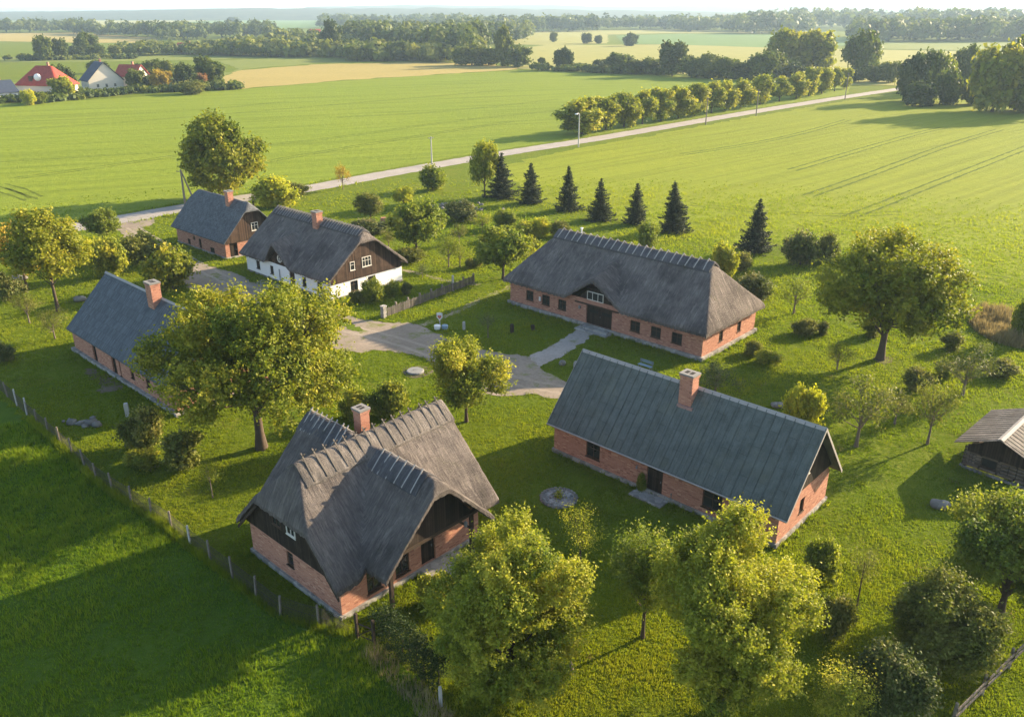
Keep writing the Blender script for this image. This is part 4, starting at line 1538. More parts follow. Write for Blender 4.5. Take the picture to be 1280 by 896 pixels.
# ------------------------------------------------------------------ trees
def leaf_cloud(C, D, tints, per, size, rr, spread=(0.35, 0.18), face=0.6, aspect=0.72):
    """C clump centres (n,3), D clump axes, returns quads"""
    n = len(C)
    c = np.repeat(C, per, 0)
    d = np.repeat(D, per, 0)
    m = n * per
    off = rr.normal(0, 1, (m, 3)) * spread[1]
    al = rr.normal(0, 1, m)[:, None] * d * spread[0]
    p = c + off + al
    nrm = d * face + rr.normal(0, 0.75, (m, 3))
    nrm[:, 2] += 0.25
    nrm /= np.linalg.norm(nrm, axis=1)[:, None] + 1e-9
    a = np.cross(nrm, rr.normal(0, 1, (m, 3)))
    a /= np.linalg.norm(a, axis=1)[:, None] + 1e-9
    b = np.cross(nrm, a)
    s = size * rr.uniform(0.65, 1.3, m)[:, None]
    V = np.stack([p - a * s * .5, p + b * s * aspect * .5 + nrm * s * .06, p + a * s * .5, p - b * s * aspect * .5 + nrm * s * .06], 1)
    t = np.repeat(tints, per) + rr.normal(0, 0.09, m)
    return V.reshape(-1, 3), np.arange(m * 4).reshape(-1, 4), t


def broadleaf(seed, h, r, th, lobes=26, clumps=40, per=14, leaf=0.14, lobe_r=0.36, tr=None, open_=0.0, up=0.0, squash=1.0, spread=(0.34, 0.17), low=0.0, limb=True, rx=None):
    """trunk+limbs mesh and crown mesh of one tree standing at the origin"""
    rr = np.random.default_rng(seed)
    zc = (th + h) / 2
    rz = (h - th) / 2
    tr = tr or 0.03 * h
    # lobe centres spread through the crown's volume
    L = []
    while len(L) < lobes:
        v = rr.normal(0, 1, 3)
        v /= np.linalg.norm(v)
        q = rr.uniform(0.58, 0.93) if len(L) > lobes * .15 else rr.uniform(0, .4)
        lr = rr.uniform(0.75, 1.25) * lobe_r
        p = v * q * (1.18 - lr * .55)
        if v[2] < -0.5 - low:
            p[2] *= 0.6
            if rr.random() < .5:
                continue
        p = p * np.array([r, r * squash, rz]) + np.array([0, 0, zc])
        L.append((p, lr * (r * .62 + rz * .38)))
    Lc = np.array([l[0] for l in L])
    Lc[:, :2] -= Lc[:, :2].mean(0) * .9
    Lr = np.array([l[1] for l in L])
    C, D, T = [], [], []
    for i in range(lobes):
        v = rr.normal(0, 1, (clumps, 3))
        v[:, 2] += 0.35
        v /= np.linalg.norm(v, axis=1)[:, None]
        p = Lc[i] + v * Lr[i] * rr.uniform(0.72, 1.06, clumps)[:, None] * np.array([1, 1, .85])
        dd = np.linalg.norm(p[:, None, :] - Lc[None], axis=2) / Lr[None]
        dd[:, i] = 9
        keep = (dd.min(1) > 0.72) | (rr.random(clumps) < 0.16)
        keep &= p[:, 2] > th * 0.55
        p, v = p[keep], v[keep]
        out = p - np.array([0, 0, zc - rz * .4])
        out /= np.linalg.norm(out, axis=1)[:, None] + 1e-9
        d = v * .5 + out * .5
        d[:, 2] += up
        d /= np.linalg.norm(d, axis=1)[:, None] + 1e-9
        C.append(p)
        D.append(d)
        T.append(np.clip(rr.normal(0.42, 0.16) + rr.normal(0, 0.1, len(p)), 0, 1))
    C, D, T = np.vstack(C), np.vstack(D), np.concatenate(T)
    if open_:
        k = rr.random(len(C)) > open_
        C, D, T = C[k], D[k], T[k]
    V, Q, t = leaf_cloud(C, D, T, per, leaf, rr, spread)
    # trunk and limbs
    mb = MB()
    bend = rr.normal(0, .05, 2) * h * .3
    tp = lambda u: Vector((bend[0] * u * u, bend[1] * u * u, u))
    zs = np.linspace(0, th + rz * 1.1, 7)
    path = [Vector((bend[0] * (z / h) ** 2, bend[1] * (z / h) ** 2, z)) for z in zs]
    mb.tube(path, [tr * (1.45 if i == 0 else 1.0) * (1 - 0.8 * (z / zs[-1]) ** 1.3) + .015 for i, z in enumerate(zs)], 9)
    if limb:
        order = rr.permutation(lobes)[: min(lobes, 16)]
        for i in order:
            u = rr.uniform(0.75, 1.0) * th + rr.uniform(0, .55) * rz
            u = min(u, max(Lc[i][2] - .1 * rz, th * .8))
            s = Vector((bend[0] * (u / h) ** 2, bend[1] * (u / h) ** 2, u))
            e = Vector(Lc[i])
            mid = (s * .5 + e * .5) + Vector((0, 0, -.07 * (e - s).length)) + Vector(rr.normal(0, .06, 3)) * (e - s).length
            r0 = tr * rr.uniform(.3, .5)
            mb.tube([s, s.lerp(mid, .5) + Vector(rr.normal(0, .03, 3)), mid, e], [r0, r0 * .75, r0 * .5, .012], 6)
            for _ in range(3):
                q = Vector(rr.normal(0, 1, 3)).normalized() * Lr[i] * .95
                mb.tube([mid.lerp(e, rr.uniform(.3, 1)), e + q * .6, e + q], [r0 * .3, r0 * .2, .008], 4, False)
    return mb, (V, Q, t)


def spruce(seed, h, r, leaf=0.22):
    rr = np.random.default_rng(seed)
    P, T, D = [], [], []
    mb = MB()
    mb.tube([(0, 0, 0), (0, 0, h * .5), (0, 0, h * .98)], [.022 * h, .014 * h, .01], 7)
    z = h * 0.05
    tier = 0
    while z < h * .985:
        u = z / h
        rad = r * (1 - u) ** 0.8 * rr.uniform(.65, 1.25)
        nb = max(4, int(8 * (1 - u) + 4))
        for k in range(nb):
            a = 2 * math.pi * (k + rr.uniform(-.35, .35)) / nb + tier * .7
            bl = rad * rr.uniform(.6, 1.25)
            n = max(4, int(bl / 0.055))
            s = np.linspace(.12, 1, n)
            droop = -0.34 * bl * s + 0.3 * bl * s ** 2.5
            x, y = math.cos(a) * bl * s, math.sin(a) * bl * s
            side = rr.normal(0, 1, n) * .17 * bl * (1.08 - s)
            p = np.stack([x - math.sin(a) * side, y + math.cos(a) * side, z + droop + rr.normal(0, .04, n)], 1)
            P.append(p)
            D.append(np.tile([math.cos(a) * .3, math.sin(a) * .3, .9], (n, 1)))
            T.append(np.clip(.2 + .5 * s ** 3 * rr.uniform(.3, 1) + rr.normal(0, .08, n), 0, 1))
        z += h * 0.043 * (1.15 - .4 * u) * rr.uniform(.8, 1.2)
        tier += 1
    C, D, T = np.vstack(P), np.vstack(D), np.concatenate(T)
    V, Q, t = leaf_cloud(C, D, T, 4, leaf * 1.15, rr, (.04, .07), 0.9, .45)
    return mb, (V, Q, t)


VAR = {}


def variant(key, fn, bark='bark', leafm='leaf_green'):
    mb, (V, Q, t) = fn()
    VAR[key] = (mb.mesh('trunk', M[bark]), npmesh('crown', V, Q, [M[leafm]], t))


def plant(key, name, base, h, r, h0, r0, label, cat='tree', group=None, mat=None, rz=None, parts=True, bark=None):
    root = empty(name, base, random.uniform(0, 6.28) if rz is None else rz, label, cat, group)
    root.scale = (r / r0, r / r0, h / h0)
    if key.startswith('spruce'):
        root.rotation_euler.x, root.rotation_euler.y = random.gauss(0, .025), random.gauss(0, .025)
    tm, cm = VAR[key]
    put('stem' if cat in ('bush', 'shrub') else 'trunk', tm, root, mat=M[bark] if bark else None)
    put('foliage' if cat in ('bush', 'shrub') else 'crown', cm, root, mat=M[mat] if mat else None)
    return root


def spot(bx, by, w, top, depth_top=None):
    p = W(bx, by)
    h = zat(p[0], p[1], top)
    r = w / 2 * dep(p[0], p[1], h / 2) / F_
    return p, h, r


# near trees: each its own mesh
def near(name, bx, by, w, top, th, label, leafm, seed, leaf=.14, lobes=30, clumps=60, per=16, hs=1.0, bark='bark', cat='tree', rz=0.0, **kw):
    p, h, r = spot(bx, by, w, top)
    h *= hs
    mb, (V, Q, t) = broadleaf(seed, h, r * .92, th * h, lobes, clumps, per, leaf, **kw)
    root = empty(name, p, rz, label, cat)
    mb.build('stem' if cat == 'bush' else 'trunk', M[bark], root)
    put('foliage' if cat == 'bush' else 'crown', npmesh('crown', V, Q, [M[leafm]], t), root)
    return root


near('broadleaf_tree', 327, 560, 268, 352, .2, 'largest spreading tree with a thick trunk in front of the grey roofed brick house', 'leaf_oak', 101, .22, 62, 66, 30, .93, tr=.34, lobe_r=.25, open_=.06, spread=(.36, .15), low=-.15, rz=math.pi)
near('broadleaf_tree', 1100, 449, 178, 288, .17, 'big round lone tree with a dark trunk on the right lawn', 'leaf_oak', 102, .27, 46, 74, 18, .97, tr=.32, lobe_r=.29, spread=(.36, .16), low=.0)
near('broadleaf_tree', 641, 862, 204, 655, .08, 'dense round yellow green tree right beside the porch of the cross gabled cottage', 'leaf_lime', 103, .13, 56, 60, 46, .95, tr=.2, lobe_r=.25, up=.4, spread=(.24, .1), low=.4)
near('broadleaf_tree', 899, 884, 200, 650, .1, 'tall bushy yellow green tree at the bottom in front of the slate blue roof', 'leaf_lime', 104, .13, 60, 60, 46, .95, tr=.2, lobe_r=.24, up=.4, spread=(.24, .1), low=.4)
near('broadleaf_tree', 803, 797, 92, 661, .28, 'slim young tree with a thin bare trunk standing between the two bushy front trees', 'leaf_green', 105, .13, 26, 50, 18, .97, tr=.085, lobe_r=.34, up=.5, open_=.08, spread=(.34, .08))
near('broadleaf_tree', 1250, 765, 165, 622, .12, 'full green tree below the log shed at the right edge of the picture', 'leaf_green', 106, .15, 44, 84, 22, .97, tr=.16, lobe_r=.3, up=.25, spread=(.26, .1), low=.4)
near('broadleaf_tree', 583, 527, 98, 431, .2, 'neat round young tree on the lawn beside the gravel driveway', 'leaf_lime', 107, .19, 34, 56, 20, 1.0, tr=.12, lobe_r=.31, up=.45, spread=(.3, .1))
near('broadleaf_tree', 283, 248, 95, 146, .05, 'large dark green tree beyond the road rising above the shingled outbuilding', 'leaf_oak', 108, .5, 40, 60, 16, 1.0, tr=.5, lobe_r=.29, spread=(.5, .24), low=.5, limb=False)
near('broadleaf_tree', 73, 389, 98, 263, .26, 'tall golden green tree with a bare trunk above the grey roofed house', 'leaf_oak', 109, .3, 34, 54, 16, .97, tr=.17, lobe_r=.3, open_=.1)
near('broadleaf_tree', 34, 362, 84, 268, .2, 'loose golden tree at the far left partly behind the taller golden one', 'leaf_gold', 110, .3, 26, 44, 14, .9, tr=.14, lobe_r=.34, open_=.15)
near('overgrown_bush', 1172, 842, 112, 716, .03, 'large dark olive bush with pale blossom tips between lawn and wooden rail fence', 'leaf_olive', 111, .14, 46, 84, 20, .9, cat='bush', tr=.06, lobe_r=.28, low=.6, up=.2, spread=(.24, .09))
near('overgrown_bush', 1100, 902, 84, 806, .03, 'dark bluish green bush at the bottom edge left of the larger olive bush', 'leaf_dark', 112, .14, 34, 74, 18, .9, cat='bush', tr=.05, lobe_r=.3, low=.6, up=.3, spread=(.26, .09))
near('sapling', 1045, 925, 66, 835, .1, 'spiky light green sapling cut off by the bottom edge', 'leaf_lime', 113, .09, 16, 34, 14, 1, tr=.04, lobe_r=.34, up=1.0, spread=(.42, .1))
near('sapling', 1071, 757, 30, 682, .42, 'thin grey sapling with a sparse crown right of the bushy front tree', 'leaf_olive', 114, .08, 9, 22, 9, 1, tr=.03, lobe_r=.42, up=.8, open_=.3)
near('fruit_tree', 725, 700, 58, 640, .15, 'small young fruit tree with yellowish leaves near the round flower bed', 'leaf_yellow', 115, .09, 14, 28, 12, 1, tr=.05, lobe_r=.42, up=.5, open_=.2)

# shared variants
for k in range(3):
    variant(f'mid{k}', lambda: broadleaf(200 + k, 6, 3, 1.2, 24, 40, 14, .33, .34, .14, .04, .1, 1.0, (.32, .13)), 'bark', 'leaf_green')
for k in range(3):
    variant(f'orch{k}', lambda: broadleaf(220 + k, 4, 2.2, 1.1, 15, 26, 10, .17, .34, .11, .4, .25, 1.0, (.3, .1)), 'bark_pale', 'leaf_olive')
for k in range(3):
    variant(f'bush{k}', lambda: broadleaf(240 + k, 2, 1.4, .05, 20, 40, 14, .19, .36, .04, 0, .3, 1.0, (.2, .08), .8, False), 'bark', 'leaf_green')
for k in range(4):
    variant(f'row{k}', lambda: broadleaf(260 + k, 9, 3.4, .5, 28, 34, 12, .6, .33, .2, 0, .2, 1.0, (.42, .22), .45), 'bark', 'leaf_lime')
for k in range(4):
    variant(f'far{k}', lambda: broadleaf(280 + k, 12, 6, .2, 30, 34, 11, 1.2, .32, .3, 0, 0, 1.0, (.6, .38), .6), 'bark', 'leaf_far')
for k in range(3):
    variant(f'spruce{k}', lambda: spruce(300 + k, 8, 2.5), 'bark', 'needle')
for k in range(2):
    variant(f'sap{k}', lambda: broadleaf(320 + k, 3, .8, 1.2, 9, 20, 8, .11, .45, .035, .2, .6, 1.0, (.26, .1)), 'bark_pale', 'leaf_green')

# spruces: (base x, base y, width, top)
SPR = [(627, 247, 38, 191, 'dark spruce nearest the road, leftmost and bushiest of the spruce row'),
       (664, 254, 33, 203, 'dark spruce second from the left in the spruce row'),
       (710, 263, 33, 207, 'slender dark spruce third from the left in the spruce row'),
       (750, 275, 34, 223, 'dark spruce in the very middle of the seven, straight above the thatched ridge'),
       (794, 280, 33, 228, 'dark spruce fifth from the left, behind the right half of the thatched ridge'),
       (842, 289, 43, 226, 'wide dark spruce sixth from the left, just before the gap in the row'),
       (943, 314, 43, 247, 'separate dark spruce at the right end beyond the gap, nearest the long thatched house corner')]
for i, (bx, by, w, top, lb) in enumerate(SPR):
    p, h, r = spot(bx, by, w, top)
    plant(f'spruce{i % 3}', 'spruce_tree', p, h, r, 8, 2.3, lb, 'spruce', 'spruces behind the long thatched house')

# orchard, garden and lawn trees
ORCH = [
    ('mid0', 6, 3, 'fruit_tree', 521, 320, 68, 253, 'rounded two-stemmed orchard tree behind the white cottage gable', 'tree', 'leaf_green'),
    ('mid1', 6, 3, 'fruit_tree', 464, 279, 34, 242, 'small dark round orchard tree behind the white cottage roof ridge', 'tree', 'leaf_olive'),
    ('mid2', 6, 3, 'broadleaf_tree', 606, 246, 38, 181, 'tall pale green tree just left of the leftmost spruce', 'tree', 'leaf_lime'),
    ('orch0', 4, 2.2, 'fruit_tree', 561, 334, 28, 293, 'thin-stemmed small orchard tree, the nearer of the little pair behind the garden fence', 'tree', 'leaf_green'),
    ('orch1', 4, 2.2, 'fruit_tree', 575, 334, 26, 303, 'low small orchard tree, right-hand one of the little pair behind the garden fence', 'tree', 'leaf_green'),
    ('orch2', 4, 2.2, 'fruit_tree', 574, 305, 24, 282, 'faint little fruit tree above the little pair in the orchard', 'tree', 'leaf_olive'),
    ('mid0', 6, 3, 'fruit_tree', 629, 349, 68, 285, 'wide orchard tree touching the left end of the long thatched roof', 'tree', 'leaf_green'),
    ('mid1', 6, 3, 'fruit_tree', 505, 262, 30, 234, 'pale yellowish round tree behind the two-stemmed orchard tree', 'tree', 'leaf_yellow'),
    ('orch0', 4, 2.2, 'ornamental_tree', 429, 237, 22, 206, 'small orange-tinged tree beside the road above the white cottage', 'tree', 'leaf_gold'),
    ('mid2', 6, 3, 'broadleaf_tree', 130, 302, 42, 265, 'small round dark tree right beside the road junction at left', 'tree', 'leaf_green'),
    ('orch1', 4, 2.2, 'fruit_tree', 37, 404, 34, 366, 'small slanted fruit tree under the golden trees at the left edge', 'tree', 'leaf_olive'),
    ('orch2', 4, 2.2, 'fruit_tree', 69, 424, 38, 390, 'little bare-stemmed fruit tree left of the grey roofed house corner', 'tree', 'leaf_olive'),
    ('orch0', 4, 2.2, 'fruit_tree', 992, 392, 44, 347, 'leaning pale fruit tree left of the big lone tree', 'tree', 'leaf_green'),
    ('orch1', 4, 2.2, 'fruit_tree', 893, 496, 58, 457, 'low wide dark apple tree right behind the slate blue roof chimney', 'tree', 'leaf_dark'),
    ('orch2', 4, 2.2, 'fruit_tree', 1070, 558, 80, 480, 'sparse crooked old fruit tree at the corner of the slate blue roofed cottage', 'tree', 'leaf_olive'),
    ('orch0', 4, 2.2, 'fruit_tree', 1159, 555, 56, 476, 'upright open fruit tree left of the log shed', 'tree', 'leaf_olive'),
    ('orch1', 4, 2.2, 'fruit_tree', 1203, 494, 66, 440, 'gnarled flat-topped old fruit tree above the log shed roof', 'tree', 'leaf_dark'),
    ('sap0', 3, .8, 'sapling', 610, 422, 22, 394, 'crooked little tree on the shaded lawn left of the long thatched house', 'sapling', 'leaf_dark'),
    ('sap1', 3, .8, 'sapling', 266, 622, 24, 575, 'short stub-stemmed sapling between wire fence and cross gabled cottage', 'sapling', 'leaf_oak'),
    ('sap1', 3, .8, 'sapling', 528, 348, 14, 330, 'narrow upright shrub-like sapling inside the garden fence', 'sapling', 'leaf_dark'),
]
for key, h0, r0, nm, bx, by, w, top, lb, cat, mt in ORCH:
    p, h, r = spot(bx, by, w, top)
    plant(key, nm, p, h, r, h0, r0, lb, cat, None, mt)

ORCH += [
    ('orch2', 4, 2.2, 'fruit_tree', 603, 291, 26, 268, 'small pale fruit tree between the two-stemmed orchard tree and the spruces', 'tree', 'leaf_lime'),
    ('orch0', 4, 2.2, 'fruit_tree', 545, 290, 24, 268, 'little open fruit tree just above the two-stemmed orchard tree', 'tree', 'leaf_green'),
    ('orch1', 4, 2.2, 'fruit_tree', 486, 312, 26, 288, 'little fruit tree left of the two-stemmed orchard tree', 'tree', 'leaf_olive'),
    ('orch1', 4, 2.2, 'fruit_tree', 1118, 530, 46, 490, 'spreading low fruit tree between the crooked and the upright open ones', 'tree', 'leaf_olive'),
    ('orch2', 4, 2.2, 'fruit_tree', 1046, 462, 34, 432, 'small bare-looking fruit tree left under the big lone tree', 'tree', 'leaf_olive'),
    ('sap0', 3, .8, 'sapling', 1225, 455, 18, 428, 'slim sapling between gnarled fruit tree and dry grass patch', 'sapling', 'leaf_green'),
]
for key, h0, r0, nm, bx, by, w, top, lb, cat, mt in ORCH[-6:]:
    p, h, r = spot(bx, by, w, top)
    plant(key, nm, p, h, r, h0, r0, lb, cat, None, mt)

BUSH = [
    (592, 335, 20, 324, 'tuft-like low shrub under the little pair of orchard trees', 'leaf_olive'),
    (508, 327, 46, 312, 'broad low thicket at the foot of the two-stemmed orchard tree', 'leaf_olive'),
    (700, 296, 24, 280, 'small shrub under the slender spruce in the rough strip', 'leaf_olive'),
    (628, 300, 24, 284, 'low green shrub above the long thatched roof left end', 'leaf_green'),
    (925, 338, 26, 318, 'small olive bush left of the separate spruce', 'leaf_olive'),
    (1090, 420, 26, 404, 'low shrub half under the big lone tree crown', 'leaf_olive'),
    (960, 455, 30, 440, 'flat weedy shrub on the lawn right of the long house corner', 'leaf_lime'),
    (1250, 470, 36, 452, 'thorny low shrub right of the gnarled fruit tree', 'leaf_olive'),
    (1180, 470, 26, 455, 'low shrub left of the gnarled fruit tree', 'leaf_green'),
    (1240, 690, 40, 655, 'light shrub on the lawn right below the grey stone mound', 'leaf_lime'),
    (541, 238, 30, 209, 'roadside bush at the foot of the middle road pole', 'leaf_green'),
    (345, 258, 54, 228, 'loose light green bush behind the outbuilding gable', 'leaf_yellow'),
    (180, 329, 46, 297, 'rounded bush on the left of the driveway below the junction', 'leaf_olive'),
    (216, 361, 60, 312, 'big spiky bush beside the driveway above the grey roof chimney', 'leaf_oak'),
    (139, 345, 42, 307, 'bright round bush under the golden trees left of the driveway', 'leaf_lime'),
    (12, 376, 34, 345, 'dark bush at the left edge below the golden trees', 'leaf_dark'),
    (6, 452, 26, 430, 'low dark bush cut by the left edge beside the meadow', 'leaf_dark'),
    (112, 330, 34, 305, 'pale yellow bush tucked behind the tall golden tree', 'leaf_yellow'),
    (466, 377, 24, 353, 'dark green shrub against the white cottage gable wall', 'leaf_green'),
    (491, 371, 19, 352, 'shrub against the right end of the white cottage gable wall', 'leaf_green'),
    (508, 368, 14, 356, 'tiny round shrub at the corner of the white cottage gable', 'leaf_dark'),
    (446, 378, 18, 366, 'low pale tuft shrub at the front corner of the white cottage', 'leaf_olive'),
    (1000, 331, 44, 293, 'dark round bush right of the separate spruce', 'leaf_dark'),
    (1032, 329, 32, 299, 'olive round bush between the dark bush and the big lone tree', 'leaf_olive'),
    (905, 347, 34, 310, 'spiky yellow green bush behind the right end of the long thatched ridge', 'leaf_lime'),
    (941, 376, 44, 345, 'dark bush behind the hipped end of the long thatched house', 'leaf_dark'),
    (808, 310, 34, 284, 'bush peeping over the middle of the long thatched ridge', 'leaf_green'),
    (1001, 533, 44, 488, 'bright yellow bush behind the slate blue roof ridge', 'leaf_yellow'),
    (1145, 486, 36, 464, 'spread out olive shrub right below the big lone tree', 'leaf_olive'),
    (1190, 437, 28, 420, 'low shrub at the edge of the dry grass patch', 'leaf_olive'),
    (1276, 425, 30, 382, 'green bush at the right edge behind the dry grass patch', 'leaf_green'),
    (1005, 418, 30, 401, 'low shrub on the lawn under the leaning pale fruit tree', 'leaf_olive'),
    (1028, 418, 18, 405, 'small dark shrub left of the big lone tree trunk', 'leaf_dark'),
    (941, 443, 22, 429, 'small shrub beside the gable corner of the long thatched house', 'leaf_olive'),
    (181, 560, 50, 516, 'light rounded bush between the wire fence and the big spreading tree', 'leaf_olive'),
    (229, 582, 56, 549, 'wide low bush under the big spreading tree', 'leaf_olive'),
    (178, 583, 40, 566, 'flat low bush close to the wire fence', 'leaf_oak'),
    (487, 518, 46, 482, 'round bush on the lawn between the cross gabled cottage and the driveway', 'leaf_green'),
    (446, 522, 42, 494, 'pale bush beside the chimney of the cross gabled cottage', 'leaf_lime'),
    (1024, 725, 40, 682, 'grey green bush behind the right shoulder of the bushy front tree', 'leaf_green'),
    (1043, 795, 46, 750, 'dark bush with pale tips at the right foot of the bushy front tree', 'leaf_olive'),
    (801, 614, 14, 596, 'climbing shrub by the wall left of the slate roofed cottage door', 'leaf_green'),
    (576, 277, 36, 255, 'dark bush right of the rubble pile in the orchard', 'leaf_dark'),
    (463, 291, 44, 276, 'dark low bush behind the white cottage chimney', 'leaf_dark'),
    (660, 320, 26, 301, 'small bush left of the long thatched ridge end', 'leaf_lime'),
    (632, 285, 26, 265, 'light bush in the orchard below the first two spruces', 'leaf_green'),
    (655, 297, 30, 278, 'pale shrub in the rough strip below the second spruce', 'leaf_lime'),
    (676, 296, 26, 277, 'yellowish shrub in the rough strip below the third spruce', 'leaf_yellow'),
    (545, 754, 40, 724, 'light shrub at the porch step of the cross gabled cottage', 'leaf_lime'),
    (1230, 540, 20, 528, 'tiny shrub in front of the log shed roof', 'leaf_olive'),
    (367, 245, 36, 232, 'low rough bush along the road behind the white cottage', 'leaf_olive'),
]
for i, (bx, by, w, top, lb, mt) in enumerate(BUSH):
    p, h, r = spot(bx, by, w, top)
    plant(f'bush{i % 3}', 'garden_bush', p, max(h, .35), r, 2, 1.4, lb, 'bush', None, mt)

# clipped row along the road: near end to far end
ROW = [(727, 168, 50, 124), (757, 163, 34, 121), (780, 159, 34, 118), (803, 155.5, 33, 115.5), (826, 151.5, 33, 111.5), (848, 148, 32, 109),
       (868, 145, 30, 106.5), (889, 141.5, 30, 104.5), (906, 138.5, 28, 102), (926, 135, 28, 99.5), (950, 131, 30, 95), (974, 127, 26, 98),
       (995, 123.5, 26, 91.5), (1011, 120.5, 24, 84.5), (1027, 117.5, 22, 87), (1043, 114.5, 18, 86), (1055, 111.5, 17, 86)]
names = ['first', 'second', 'third', 'fourth', 'fifth', 'sixth', 'seventh', 'eighth', 'ninth', 'tenth', 'eleventh', 'twelfth', 'thirteenth', 'fourteenth', 'fifteenth', 'sixteenth', 'last']
for i, (bx, by, w, top) in enumerate(ROW):
    p, h, r = spot(bx, by, w, top)
    extra = ' and widest' if i == 0 else ''
    plant(f'row{i % 4}', 'roadside_tree', p, h * .97, r, 9, 3.4, f'{names[i]}{extra} rounded tree from the near left end of the roadside row', 'tree', 'trees in a row along the road')

